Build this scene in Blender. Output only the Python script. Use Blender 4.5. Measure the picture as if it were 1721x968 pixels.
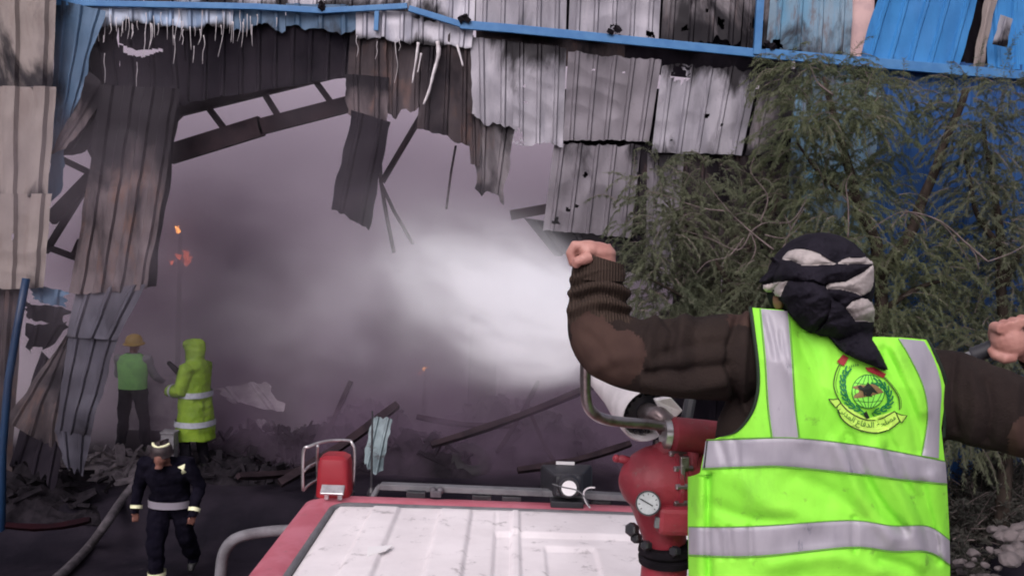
import bpy, bmesh, math, random
import numpy as np
from mathutils import Vector, Matrix, noise, Euler

for _o in list(bpy.data.objects):
    bpy.data.objects.remove(_o)
scene = bpy.context.scene
COL = scene.collection
R = math.radians

# ------------------------------------------------------------------ camera
CAM_H = 3.6
FPX = 1490.0                 # focal length in photograph pixels (width 1721)
PITCH = math.atan(84 / FPX)
ROLL = R(2.0)
cam_d = bpy.data.cameras.new("camera")
cam_d.sensor_width = 36.0
cam_d.lens = 36.0 * FPX / 1721.0
cam_d.clip_start = 0.05
cam_d.clip_end = 500
cam = bpy.data.objects.new("camera", cam_d)
COL.objects.link(cam)
_F = Vector((0, math.cos(PITCH), -math.sin(PITCH)))
_U0 = Vector((0, math.sin(PITCH), math.cos(PITCH)))
_R0 = Vector((1, 0, 0))
_R = _R0 * math.cos(ROLL) + _U0 * math.sin(ROLL)
_U = _U0 * math.cos(ROLL) - _R0 * math.sin(ROLL)
cam.matrix_world = Matrix(((_R.x, _U.x, -_F.x, 0), (_R.y, _U.y, -_F.y, 0), (_R.z, _U.z, -_F.z, CAM_H), (0, 0, 0, 1)))
scene.camera = cam

# ------------------------------------------------------------------ sky, sun, exposure
SUN_EL, SUN_AZ = R(42), R(200)     # high behind the camera, a little to the left
world = bpy.data.worlds.new("World")
scene.world = world
world.use_nodes = True
wn = world.node_tree
wn.nodes.clear()
sky = wn.nodes.new("ShaderNodeTexSky")
sky.sky_type = 'NISHITA'
sky.sun_disc = False
sky.sun_elevation = SUN_EL
sky.sun_rotation = SUN_AZ
sky.air_density = 1.0
sky.dust_density = 4.0
sky.ozone_density = 1.0
hsv = wn.nodes.new("ShaderNodeHueSaturation")   # overcast: the blue is washed out
hsv.inputs['Saturation'].default_value = 0.22
bgn = wn.nodes.new("ShaderNodeBackground")
bgn.inputs['Strength'].default_value = 0.13
won = wn.nodes.new("ShaderNodeOutputWorld")
wn.links.new(sky.outputs[0], hsv.inputs['Color'])
tint = wn.nodes.new("ShaderNodeMix"); tint.data_type = 'RGBA'; tint.blend_type = 'MULTIPLY'   # daylight filtered by smoke haze
tint.inputs['Factor'].default_value = 1.0
[i for i in tint.inputs if i.name == 'B' and i.type == 'RGBA'][0].default_value = (1.0, 0.93, 1.0, 1)
wn.links.new(hsv.outputs[0], [i for i in tint.inputs if i.name == 'A' and i.type == 'RGBA'][0])
wn.links.new([o for o in tint.outputs if o.type == 'RGBA'][0], bgn.inputs['Color'])
wn.links.new(bgn.outputs[0], won.inputs['Surface'])

sun_d = bpy.data.lights.new("sun", 'SUN')
sun_d.energy = 1.1
sun_d.angle = R(35)
sun_d.color = (1.0, 0.94, 0.94)
sun = bpy.data.objects.new("sun", sun_d)
COL.objects.link(sun)
# direction towards the sun: rotation measured from +Y clockwise, as in the sky node
_sd = Vector((math.sin(SUN_AZ) * math.cos(SUN_EL), math.cos(SUN_AZ) * math.cos(SUN_EL), math.sin(SUN_EL)))
sun.rotation_euler = _sd.to_track_quat('Z', 'Y').to_euler()
sun.location = (-6, -12, 20)

scene.view_settings.view_transform = 'Standard'
scene.view_settings.look = 'None'
scene.view_settings.gamma = 1.0
scene.view_settings.exposure = 0.2
scene.view_settings.use_curve_mapping = False
scene.cycles.use_denoising = True
scene.cycles.max_bounces = 5
scene.cycles.diffuse_bounces = 2
scene.cycles.glossy_bounces = 2
scene.cycles.volume_bounces = 3
scene.cycles.transparent_max_bounces = 8
scene.cycles.volume_max_steps = 96
scene.cycles.adaptive_threshold = 0.035
scene.cycles.filter_width = 1.9

# ------------------------------------------------------------------ helpers
def ray(px, py):
    return _F + _R * ((px - 860.5) / FPX) - _U * ((py - 484.0) / FPX)

def P(px, py, D):
    """world point seen at photo pixel (px,py) standing D metres down the y axis"""
    v = ray(px, py); t = D / v.y
    return Vector((v.x * t, D, CAM_H + v.z * t))

def G(px, py, z):
    """world point seen at photo pixel (px,py) at height z"""
    v = ray(px, py); t = (z - CAM_H) / v.z
    return Vector((v.x * t, v.y * t, z))

def proj(p):
    d = Vector(p) - Vector((0, 0, CAM_H)); f = d.dot(_F)
    return (860.5 + d.dot(_R) / f * FPX, 484 - d.dot(_U) / f * FPX)

def sstep(a, b, x):
    t = max(0.0, min(1.0, (x - a) / (b - a))); return t * t * (3 - 2 * t)

def lerp(a, b, t):
    return a + (b - a) * t

def pw(pts, x):
    """piecewise linear"""
    if x <= pts[0][0]: return pts[0][1]
    for (x0, y0), (x1, y1) in zip(pts, pts[1:]):
        if x <= x1: return y0 + (y1 - y0) * (x - x0) / (x1 - x0)
    return pts[-1][1]

def smooth_path(pts, n=8):
    """Catmull-Rom through tuples of any length"""
    pts = [tuple(p) for p in pts]
    q = [pts[0]] + pts + [pts[-1]]
    out = []
    for i in range(1, len(q) - 2):
        for k in range(n):
            t = k / n
            out.append(tuple(0.5 * (2 * b + (c - a) * t + (2 * a - 5 * b + 4 * c - d) * t * t + (3 * b - a - 3 * c + d) * t ** 3)
                             for a, b, c, d in zip(q[i - 1], q[i], q[i + 1], q[i + 2])))
    out.append(pts[-1])
    return out

def inpoly(x, y, poly):
    r = False; j = len(poly) - 1
    for i in range(len(poly)):
        if (poly[i][1] > y) != (poly[j][1] > y) and x < (poly[j][0] - poly[i][0]) * (y - poly[i][1]) / (poly[j][1] - poly[i][1]) + poly[i][0]: r = not r
        j = i
    return r


WL = {}     # world location of every object made here

class MB:
    def __init__(s):
        s.v = []; s.f = []
    def add(s, v, f):
        o = len(s.v)
        s.v += [Vector(p) for p in v]
        s.f += [tuple(i + o for i in q) for q in f]
        return s
    def box(s, c, size, rot=None, taper=1.0):
        hx, hy, hz = size[0] / 2, size[1] / 2, size[2] / 2
        m = (rot if isinstance(rot, Matrix) else Euler(rot).to_matrix()) if rot is not None else Matrix.Identity(3)
        vs = []
        for z in (-1, 1):
            k = 1.0 if z < 0 else taper
            for x, y in ((-1, -1), (1, -1), (1, 1), (-1, 1)):
                vs.append(Vector(c) + m @ Vector((x * hx * k, y * hy * k, z * hz)))
        return s.add(vs, [(0, 3, 2, 1), (4, 5, 6, 7), (0, 1, 5, 4), (1, 2, 6, 5), (2, 3, 7, 6), (3, 0, 4, 7)])
    def bar(s, a, b, w, h, up=(0, 0, 1)):
        a = Vector(a); b = Vector(b); d = (b - a); L = d.length; d.normalize()
        u = Vector(up)
        x = d.cross(u)
        if x.length < 1e-4: x = d.cross(Vector((1, 0, 0)))
        x.normalize(); u = x.cross(d)
        return s.box((a + b) / 2, (w, L, h), Matrix((x, d, u)).transposed())
    def rings(s, rs, n=20, p=2.0, cap=True):
        """rs: (cx,cy,cz,rx,ry) horizontal rings"""
        vs = []
        for cx, cy, cz, rx, ry in rs:
            for k in range(n):
                a = 2 * math.pi * k / n
                c, q = math.cos(a), math.sin(a)
                vs.append((cx + rx * math.copysign(abs(c) ** (2 / p), c), cy + ry * math.copysign(abs(q) ** (2 / p), q), cz))
        fs = []
        for j in range(len(rs) - 1):
            for k in range(n):
                fs.append((j * n + k, j * n + (k + 1) % n, (j + 1) * n + (k + 1) % n, (j + 1) * n + k))
        if cap:
            fs.append(tuple(range(n - 1, -1, -1))); m = (len(rs) - 1) * n
            fs.append(tuple(range(m, m + n)))
        return s.add(vs, fs)
    def tube(s, pts, r, n=10, cap=True, flat=None, up=None):
        """pts: path; r: radius or list; flat: list of (rx,ry) in the frame, up: frame hint"""
        pts = [Vector(p) for p in pts]; m = len(pts)
        if not hasattr(r, '__len__'): r = [r] * m
        t0 = (pts[1] - pts[0]).normalized()
        x = (Vector(up) if up is not None else (Vector((0, 0, 1)) if abs(t0.z) < 0.9 else Vector((1, 0, 0))))
        x = (x - t0 * x.dot(t0)).normalized()
        vs = []
        for i, p in enumerate(pts):
            t = (pts[min(i + 1, m - 1)] - pts[max(i - 1, 0)])
            t = t.normalized() if t.length > 1e-9 else t0
            x = (Vector(up) if up is not None else x)
            x = x - t * x.dot(t)
            x = x.normalized() if x.length > 1e-6 else t.orthogonal().normalized()
            y = t.cross(x)
            rx, ry = (r[i], r[i]) if flat is None else flat[i]
            for k in range(n):
                a = 2 * math.pi * k / n
                vs.append(p + x * (rx * math.cos(a)) + y * (ry * math.sin(a)))
        fs = []
        for j in range(m - 1):
            for k in range(n):
                fs.append((j * n + k, j * n + (k + 1) % n, (j + 1) * n + (k + 1) % n, (j + 1) * n + k))
        if cap:
            fs.append(tuple(range(n - 1, -1, -1))); q = (m - 1) * n
            fs.append(tuple(range(q, q + n)))
        return s.add(vs, fs)
    def lathe(s, a, d, prof, n=24, cap=True):
        """prof: (dist along axis, radius)"""
        a = Vector(a); d = Vector(d).normalized()
        x = d.orthogonal().normalized(); y = d.cross(x)
        vs = []
        for h, r in prof:
            for k in range(n):
                q = 2 * math.pi * k / n
                vs.append(a + d * h + (x * math.cos(q) + y * math.sin(q)) * max(r, 1e-4))
        fs = []
        for j in range(len(prof) - 1):
            for k in range(n):
                fs.append((j * n + k, j * n + (k + 1) % n, (j + 1) * n + (k + 1) % n, (j + 1) * n + k))
        if cap:
            fs.append(tuple(range(n - 1, -1, -1))); q = (len(prof) - 1) * n
            fs.append(tuple(range(q, q + n)))
        return s.add(vs, fs)
    def ell(s, c, r, rot=None, nu=16, nv=10):
        m = Euler(rot).to_matrix() if rot is not None else Matrix.Identity(3)
        c = Vector(c); vs = []; fs = []
        for j in range(nv + 1):
            ph = math.pi * j / nv
            sr = max(math.sin(ph), 1e-3)
            for k in range(nu):
                a = 2 * math.pi * k / nu
                vs.append(c + m @ Vector((r[0] * sr * math.cos(a), r[1] * sr * math.sin(a), -r[2] * math.cos(ph))))
        for j in range(nv):
            for k in range(nu):
                fs.append((j * nu + k, j * nu + (k + 1) % nu, (j + 1) * nu + (k + 1) % nu, (j + 1) * nu + k))
        fs.append(tuple(range(nu - 1, -1, -1))); fs.append(tuple(range(nv * nu, nv * nu + nu)))
        return s.add(vs, fs)
    def xf(s, m):
        s.v = [m @ p for p in s.v]; return s
    def obj(s, name, mat, parent=None, smooth=False, bevel=0.0, **tags):
        me = bpy.data.meshes.new(name)
        off = WL[parent.name] if parent else None
        if off is None:
            # origin of a lone mesh: the middle of its base
            if s.v:
                lo = Vector((min(p.x for p in s.v), min(p.y for p in s.v), min(p.z for p in s.v)))
                hi = Vector((max(p.x for p in s.v), max(p.y for p in s.v), 0))
                off = Vector(((lo.x + hi.x) / 2, (lo.y + hi.y) / 2, lo.z))
            else: off = Vector()
        me.from_pydata([p - off for p in s.v], [], s.f)
        return finish(name, me, off, mat, parent, smooth, bevel, **tags)

def finish(name, me, off, mat, parent=None, smooth=False, bevel=0.0, **tags):
    if bevel:
        bm = bmesh.new(); bm.from_mesh(me)
        bmesh.ops.bevel(bm, geom=[e for e in bm.edges if len(e.link_faces) == 2 and e.calc_face_angle(0) > 0.5], offset=bevel, segments=2, affect='EDGES', profile=0.6)
        bm.to_mesh(me); bm.free()
    for m in (mat if isinstance(mat, (list, tuple)) else [mat]): me.materials.append(m)
    if smooth:
        me.polygons.foreach_set('use_smooth', [True] * len(me.polygons))
        if smooth is not True:
            me.set_sharp_from_angle(angle=smooth)
    me.validate()
    o = bpy.data.objects.new(name, me)
    COL.objects.link(o)
    if parent: o.parent = parent
    else: o.location = off
    WL[o.name] = Vector(off)
    for k, v in tags.items(): o[k] = v
    return o

def thing(name, loc, label, category, group=None):
    o = bpy.data.objects.new(name, None)
    o.empty_display_size = 0.2
    COL.objects.link(o)
    o.location = loc
    WL[o.name] = Vector(loc)
    o['label'] = label; o['category'] = category
    if group: o['group'] = group
    return o

def remesh(mb, voxel, it=6, fac=0.5):
    me = bpy.data.meshes.new('tmp')
    me.from_pydata(mb.v, [], mb.f)
    bm = bmesh.new(); bm.from_mesh(me); bmesh.ops.recalc_face_normals(bm, faces=bm.faces); bm.to_mesh(me); bm.free()
    o = bpy.data.objects.new('tmp', me); COL.objects.link(o)
    a = o.modifiers.new('r', 'REMESH'); a.mode = 'VOXEL'; a.voxel_size = voxel
    if it:
        b = o.modifiers.new('s', 'SMOOTH'); b.iterations = it; b.factor = fac
    dg = bpy.context.evaluated_depsgraph_get()
    r = bpy.data.meshes.new_from_object(o.evaluated_get(dg))
    bpy.data.objects.remove(o); bpy.data.meshes.remove(me)
    return r

def robj(name, mb, voxel, mat, parent, it=6, fac=0.5, pick=None, disp=None, **tags):
    """voxel-remeshed continuous surface; pick(world point) -> material index"""
    me = remesh(mb, voxel, it, fac)
    if disp:
        ns = [v.normal.copy() for v in me.vertices]
        for v, n_ in zip(me.vertices, ns): v.co += n_ * disp(v.co, n_)
    off = WL[parent.name] if parent else Vector()
    n = len(me.vertices)
    co = np.empty(n * 3, np.float32); me.vertices.foreach_get('co', co)
    co = co.reshape(-1, 3) - np.array(off, np.float32)
    me.vertices.foreach_set('co', co.ravel())
    me.materials.clear()
    if pick:
        idx = [pick(p.center + off) for p in me.polygons]
    o = finish(name, me, off, mat, parent, True, **tags)
    if pick: o.data.polygons.foreach_set('material_index', idx)
    o.data.update()
    return o

# ------------------------------------------------------------------ materials
def _nt(name):
    m = bpy.data.materials.new(name); m.use_nodes = True
    nt = m.node_tree; nt.nodes.clear()
    out = nt.nodes.new('ShaderNodeOutputMaterial')
    b = nt.nodes.new('ShaderNodeBsdfPrincipled')
    nt.links.new(b.outputs[0], out.inputs['Surface'])
    return m, nt, b, out

def _noise(nt, scale, stretch=(1, 1, 1), detail=5, rough=0.6, coord='Object', dist=0.0):
    tc = nt.nodes.new('ShaderNodeTexCoord')
    mp = nt.nodes.new('ShaderNodeMapping'); mp.inputs['Scale'].default_value = stretch
    nz = nt.nodes.new('ShaderNodeTexNoise')
    nz.inputs['Scale'].default_value = scale; nz.inputs['Detail'].default_value = detail; nz.inputs['Roughness'].default_value = rough
    nz.inputs['Distortion'].default_value = dist
    nt.links.new(tc.outputs[coord], mp.inputs['Vector']); nt.links.new(mp.outputs[0], nz.inputs['Vector'])
    return nz.outputs['Fac']

def _ramp(nt, fac, a, b):
    r = nt.nodes.new('ShaderNodeMapRange'); r.interpolation_type = 'SMOOTHSTEP'
    r.inputs['From Min'].default_value = a; r.inputs['From Max'].default_value = b
    nt.links.new(fac, r.inputs['Value']); return r.outputs[0]

def _mix(nt, fac, c1, c2):
    m = nt.nodes.new('ShaderNodeMix'); m.data_type = 'RGBA'
    if isinstance(fac, (int, float)): m.inputs['Factor'].default_value = fac
    else: nt.links.new(fac, m.inputs['Factor'])
    for k, c in (('A', c1), ('B', c2)):
        s = [i for i in m.inputs if i.name == k and i.type == 'RGBA'][0]
        if isinstance(c, (tuple, list)): s.default_value = (*c, 1)
        else: nt.links.new(c, s)
    return [o for o in m.outputs if o.type == 'RGBA'][0]

def _math(nt, op, a, b=None):
    m = nt.nodes.new('ShaderNodeMath'); m.operation = op
    for i, x in enumerate((a, b)):
        if x is None: continue
        if isinstance(x, (int, float)): m.inputs[i].default_value = x
        else: nt.links.new(x, m.inputs[i])
    return m.outputs[0]

def mat(name, c1, c2=None, scale=6, lo=0.35, hi=0.65, rough=0.7, metal=0.0, bump=0.0, bscale=40, stretch=(1, 1, 1), c3=None, c3scale=20, c3lo=0.58, c3hi=0.7, spec=0.5):
    m, nt, b, out = _nt(name)
    b.inputs['Roughness'].default_value = rough
    b.inputs['Metallic'].default_value = metal
    b.inputs['Specular IOR Level'].default_value = spec
    col = None
    if c2 is None: b.inputs['Base Color'].default_value = (*c1, 1)
    else:
        col = _mix(nt, _ramp(nt, _noise(nt, scale, stretch), lo, hi), c1, c2)
        if c3 is not None: col = _mix(nt, _ramp(nt, _noise(nt, c3scale, stretch, 8, 0.7), c3lo, c3hi), col, c3)
        nt.links.new(col, b.inputs['Base Color'])
    if bump:
        bp = nt.nodes.new('ShaderNodeBump'); bp.inputs['Strength'].default_value = bump; bp.inputs['Distance'].default_value = 0.01
        nt.links.new(_noise(nt, bscale, stretch, 6), bp.inputs['Height']); nt.links.new(bp.outputs[0], b.inputs['Normal'])
    return m

def sheet_mat(name, base, base2, soot=0.4, top=0.0, bot=0.0, rust=0.0, seed=0.0, soot_shade=(0.012, 0.010, 0.013), metal=0.3, rough=0.5, spec=0.3):
    """painted or galvanised sheet: vertical streaks, soot patches, scorched or shade-darkened edges (UV v: 0 top, 1 bottom)"""
    m, nt, b, out = _nt(name)
    b.inputs['Roughness'].default_value = rough
    b.inputs['Metallic'].default_value = metal
    b.inputs['Specular IOR Level'].default_value = spec
    st = _noise(nt, 1.0, (4.5, 4.5, 0.9), 5, 0.6, dist=0.4)
    fine = _noise(nt, 34, (1, 1, 0.8), 4, 0.7)
    col = _mix(nt, _ramp(nt, st, 0.35, 0.68), base, base2)
    col = _mix(nt, _math(nt, 'MULTIPLY', _ramp(nt, fine, 0.55, 0.75), 0.35), col, tuple(c * 0.55 for c in base2))
    if rust: col = _mix(nt, _math(nt, 'MULTIPLY', _ramp(nt, _noise(nt, 2.2, (3, 3, 0.8), 7, 0.7), 0.5, 0.66), rust), col, (0.13, 0.075, 0.06))
    uv = nt.nodes.new('ShaderNodeUVMap'); uv.uv_map = 'UVMap'
    sx = nt.nodes.new('ShaderNodeSeparateXYZ'); nt.links.new(uv.outputs[0], sx.inputs[0])
    patch = _noise(nt, 0.9, (1.6, 1.6, 0.7), 7, 0.62, dist=0.6)
    f = patch
    if top: f = _math(nt, 'ADD', f, _math(nt, 'MULTIPLY', _math(nt, 'POWER', _math(nt, 'SUBTRACT', 1.0, sx.outputs[1]), 3.0), top))
    if bot: f = _math(nt, 'ADD', f, _math(nt, 'MULTIPLY', _math(nt, 'POWER', sx.outputs[1], 3.0), bot))
    sl = 0.78 - 0.5 * soot
    col = _mix(nt, _ramp(nt, f, sl - 0.07, sl + 0.1), col, soot_shade)
    nt.links.new(col, b.inputs['Base Color'])
    bp = nt.nodes.new('ShaderNodeBump'); bp.inputs['Strength'].default_value = 0.35; bp.inputs['Distance'].default_value = 0.008
    nt.links.new(_noise(nt, 7, (1, 1, 0.5), 6, 0.6), bp.inputs['Height']); nt.links.new(bp.outputs[0], b.inputs['Normal'])
    return m

M = {}
M['ground'] = mat('wet sooty ground', (0.008, 0.007, 0.011), (0.021, 0.017, 0.024), 1.3, 0.35, 0.7, rough=0.6, bump=0.8, bscale=9, c3=(0.055, 0.046, 0.053), c3scale=5, c3lo=0.62, c3hi=0.75, spec=0.06)
M['galv'] = sheet_mat('galvanised sheet light', (0.33, 0.315, 0.35), (0.21, 0.2, 0.23), 0.2, 0.30, 0.12)
M['galv_dull'] = sheet_mat('galvanised sheet dull', (0.20, 0.183, 0.205), (0.145, 0.132, 0.148), 0.08, 0.2, 0.12)
M['galv_burnt'] = sheet_mat('galvanised sheet burnt', (0.26, 0.235, 0.25), (0.10, 0.09, 0.098), 0.5, 0.15, 0.2, rust=0.4)
M['white_burnt'] = sheet_mat('whitened scorched sheet', (0.47, 0.455, 0.50), (0.26, 0.26, 0.31), 0.2, 0.0, 0.3)
M['white_blue'] = sheet_mat('scorched bluish sheet', (0.45, 0.50, 0.60), (0.15, 0.23, 0.36), 0.28, 0.0, 0.4)
M['charred'] = sheet_mat('charred sheet', (0.010, 0.008, 0.012), (0.017, 0.014, 0.019), 0.5, metal=0.0, rough=0.9, spec=0.06, soot_shade=(0.006, 0.005, 0.008))
M['brown_burnt'] = sheet_mat('brown burnt sheet', (0.125, 0.10, 0.105), (0.028, 0.022, 0.025), 0.40, 0.45, 0.0, rust=0.75, spec=0.1)
M['rust_burnt'] = sheet_mat('dark rusty sheet', (0.065, 0.052, 0.055), (0.035, 0.028, 0.031), 0.4, 0.1, 0.1, rust=0.5, spec=0.08)
M['steel_blue_grey'] = sheet_mat('blue grey burnt sheet', (0.055, 0.053, 0.07), (0.035, 0.033, 0.044), 0.2, 0.0, 0.2, spec=0.15)
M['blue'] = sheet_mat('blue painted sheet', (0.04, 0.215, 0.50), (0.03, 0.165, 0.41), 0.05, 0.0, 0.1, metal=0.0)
M['blue_shaded'] = sheet_mat('shaded blue sheet', (0.016, 0.065, 0.21), (0.022, 0.082, 0.23), 0.16, 0.0, 0.42, metal=0.0, soot_shade=(0.02, 0.02, 0.03))  # shade put into the blue, darkest toward the foot
M['blue_peel'] = sheet_mat('peeling blue sheet', (0.12, 0.27, 0.40), (0.20, 0.27, 0.33), 0.30, 0.1, 0.1, rust=0.7, metal=0.0)
M['blue_dull'] = sheet_mat('dull blue sheet', (0.085, 0.15, 0.24), (0.05, 0.10, 0.17), 0.3, 0.0, 0.2, metal=0.0)
M['cream'] = sheet_mat('cream sheet', (0.28, 0.238, 0.222), (0.225, 0.19, 0.18), 0.10, 0.0, 0.3, rust=0.2, metal=0.0, spec=0.15)
M['pink_gap'] = mat('pinkish lining board', (0.62, 0.42, 0.40), (0.5, 0.34, 0.34), 5)
M['rail_blue'] = mat('blue rail paint', (0.035, 0.155, 0.37), (0.06, 0.20, 0.42), 5, rough=0.5, c3=(0.03, 0.03, 0.04), c3scale=9, c3lo=0.66, c3hi=0.75)
M['post_blue'] = mat('dark blue post paint', (0.004, 0.02, 0.06), (0.006, 0.03, 0.08), 3, rough=0.5)
M['truss'] = mat('sooty rust steel', (0.016, 0.011, 0.014), (0.032, 0.021, 0.025), 5, rough=0.9, spec=0.1)
M['drip'] = mat('melted pale foam', (0.70, 0.66, 0.68), (0.5, 0.46, 0.48), 8, rough=0.6)
M['black_char'] = mat('black char', (0.007, 0.006, 0.008), (0.018, 0.015, 0.019), 8, rough=0.95, spec=0.1, bump=0.6, bscale=25)
M['ash'] = mat('pale ash and plaster', (0.20, 0.175, 0.19), (0.09, 0.078, 0.086), 5, rough=0.9, spec=0.1, bump=0.6, bscale=20)
M['teal_scrap'] = mat('pale teal sheet', (0.20, 0.26, 0.275), (0.10, 0.135, 0.15), 5, rough=0.5, c3=(0.05, 0.045, 0.05), c3scale=6)
M['red'] = mat('red fire paint', (0.30, 0.028, 0.046), (0.19, 0.02, 0.03), 7, rough=0.55, c3=(0.16, 0.09, 0.085), c3scale=22, c3lo=0.57, c3hi=0.70, bump=0.25, bscale=40)
M['red_faded'] = mat('faded red cab paint', (0.50, 0.155, 0.20), (0.42, 0.10, 0.135), 7, rough=0.5, c3=(0.2, 0.12, 0.12), c3scale=18, c3lo=0.6, c3hi=0.72, bump=0.05)
M['roof_white'] = mat('dirty white roof paint', (0.84, 0.79, 0.80), (0.74, 0.69, 0.70), 3.0, rough=0.6, c3=(0.30, 0.27, 0.275), c3scale=11, c3lo=0.555, c3hi=0.74, bump=0.12, bscale=18)
M['gasket'] = mat('grey rubber gasket', (0.10, 0.10, 0.11), (0.15, 0.15, 0.16), 10, rough=0.7)
M['white_part'] = mat('white nozzle enamel', (0.72, 0.68, 0.69), (0.55, 0.52, 0.53), 12, rough=0.45, c3=(0.25, 0.2, 0.2), c3scale=25, c3lo=0.64, c3hi=0.75)
M['black_plastic'] = mat('black plastic', (0.014, 0.014, 0.018), (0.03, 0.03, 0.036), 9, rough=0.45)
M['steel'] = mat('worn steel pipe', (0.34, 0.31, 0.32), (0.16, 0.12, 0.12), 14, rough=0.35, metal=0.8, stretch=(1, 1, 1))
M['bright_steel'] = mat('bright steel', (0.62, 0.6, 0.61), (0.4, 0.38, 0.39), 20, rough=0.3, metal=0.8)
M['dial'] = mat('gauge dial', (0.52, 0.55, 0.57), (0.38, 0.40, 0.42), 30, rough=0.4)
M['white'] = mat('white label', (0.8, 0.78, 0.78))
M['red_lens'] = mat('red lamp lens', (0.25, 0.012, 0.022), (0.36, 0.02, 0.025), 3, rough=0.45)
M['glass_dark'] = mat('dark cab glass', (0.01, 0.012, 0.015), rough=0.08)
M['hose'] = mat('grey canvas hose', (0.085, 0.075, 0.085), (0.05, 0.045, 0.05), 12, spec=0.1, rough=0.9)
M['rubber'] = mat('black rubber', (0.012, 0.012, 0.013), (0.02, 0.02, 0.021), 12, rough=0.8)
M['skin'] = mat('skin', (0.46, 0.235, 0.195), (0.38, 0.175, 0.145), 22, rough=0.55, bump=0.15, bscale=120)
M['skin_shaded'] = mat('shaded brown skin', (0.20, 0.085, 0.062), (0.15, 0.06, 0.045), 22, rough=0.7)  # darker copy of the skin, with shade put into its colour
M['seam'] = mat('vest seam', (0.13, 0.32, 0.05))
M['foam'] = mat('pale fire foam', (0.40, 0.35, 0.39), (0.25, 0.215, 0.245), 5, rough=0.9, bump=0.5, bscale=14)
M['suede'] = mat('brown elbow patch', (0.066, 0.040, 0.033), (0.05, 0.03, 0.026), 12, rough=0.95, spec=0.1)
M['scarf_black'] = mat('black scarf cotton', (0.011, 0.010, 0.015), (0.017, 0.015, 0.022), 20, rough=0.95, spec=0.08, bump=0.25, bscale=260)
M['scarf_cream'] = mat('cream scarf cotton', (0.43, 0.385, 0.37), (0.30, 0.265, 0.26), 26, rough=0.9, bump=0.3, bscale=260)
M['reflect'] = mat('grey reflective tape', (0.37, 0.35, 0.395), (0.30, 0.285, 0.33), 7, rough=0.45, c3=(0.15, 0.15, 0.19), c3scale=11, c3lo=0.62, c3hi=0.72, stretch=(2, 2, 0.6))
M['trim_dark'] = mat('dark green binding', (0.008, 0.02, 0.010))
M['trouser'] = mat('dark trousers', (0.010, 0.009, 0.014), (0.017, 0.015, 0.02), 9, rough=0.95, spec=0.05, bump=0.3)
M['boot'] = mat('black boots', (0.012, 0.012, 0.012), rough=0.5)
M['navy'] = mat('navy turnout cloth', (0.004, 0.0035, 0.008), (0.008, 0.007, 0.013), 8, rough=0.95, spec=0.05, bump=0.4, bscale=20)
M['coat_lime'] = mat('lime rain fabric', (0.19, 0.30, 0.025), (0.13, 0.22, 0.018), 4, rough=0.6, spec=0.2, bump=0.4, bscale=10)
M['band_silver'] = mat('silver band', (0.36, 0.38, 0.42), (0.27, 0.28, 0.33), 20, rough=0.5)
M['shirt_pale'] = mat('pale belt', (0.22, 0.2, 0.235))
M['band_yellow'] = mat('yellow white band', (0.78, 0.78, 0.50), rough=0.5)
M['vest_far'] = mat('green mesh vest', (0.22, 0.52, 0.14), (0.18, 0.42, 0.12), 10, rough=0.7)
M['helmet_yellow'] = mat('dull yellow helmet', (0.42, 0.27, 0.06), rough=0.4)
M['helmet_dark'] = mat('brown helmet', (0.03, 0.016, 0.018), (0.015, 0.01, 0.012), 20, rough=0.6)
M['shirt_grey'] = mat('grey shirt', (0.20, 0.19, 0.21), rough=0.9)
M['crate_grey'] = mat('grey plastic', (0.17, 0.165, 0.18), (0.11, 0.105, 0.115), 14, rough=0.7)
M['stone'] = mat('pale broken stone', (0.15, 0.126, 0.126), (0.085, 0.072, 0.074), 6, rough=0.9, bump=0.6, bscale=15)
M['bark'] = mat('grey brown bark', (0.055, 0.042, 0.035), (0.032, 0.025, 0.021), 12, rough=0.95, spec=0.1, bump=0.7, bscale=30, stretch=(1, 1, 0.3))
M['twig'] = mat('pale dry twig', (0.19, 0.15, 0.145), (0.11, 0.088, 0.084), 8, rough=0.95, spec=0.1)
M['beam_red'] = mat('dark red steel', (0.014, 0.004, 0.006), (0.008, 0.004, 0.006), 4, rough=0.9, spec=0.05)

def vest_mat():
    m, nt, b, out = _nt('fluorescent lime vest')
    b.inputs['Roughness'].default_value = 0.75
    col = _mix(nt, _ramp(nt, _noise(nt, 5), 0.35, 0.7), (0.315, 0.87, 0.058), (0.245, 0.75, 0.04))
    col = _mix(nt, _math(nt, 'MULTIPLY', _ramp(nt, _noise(nt, 24, detail=8), 0.60, 0.74), 0.6), col, (0.09, 0.22, 0.025))
    col = _mix(nt, _math(nt, 'MULTIPLY', _ramp(nt, _noise(nt, 4.5, (1, 1, 0.5), 7, 0.65, dist=1.0), 0.52, 0.72), 0.4), col, (0.17, 0.46, 0.04))
    nt.links.new(col, b.inputs['Base Color'])
    bp = nt.nodes.new('ShaderNodeBump'); bp.inputs['Strength'].default_value = 0.4; bp.inputs['Distance'].default_value = 0.006
    nt.links.new(_noise(nt, 34, (1, 1, 0.6), 6), bp.inputs['Height']); nt.links.new(bp.outputs[0], b.inputs['Normal'])
    return m
M['vest'] = vest_mat()

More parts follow.
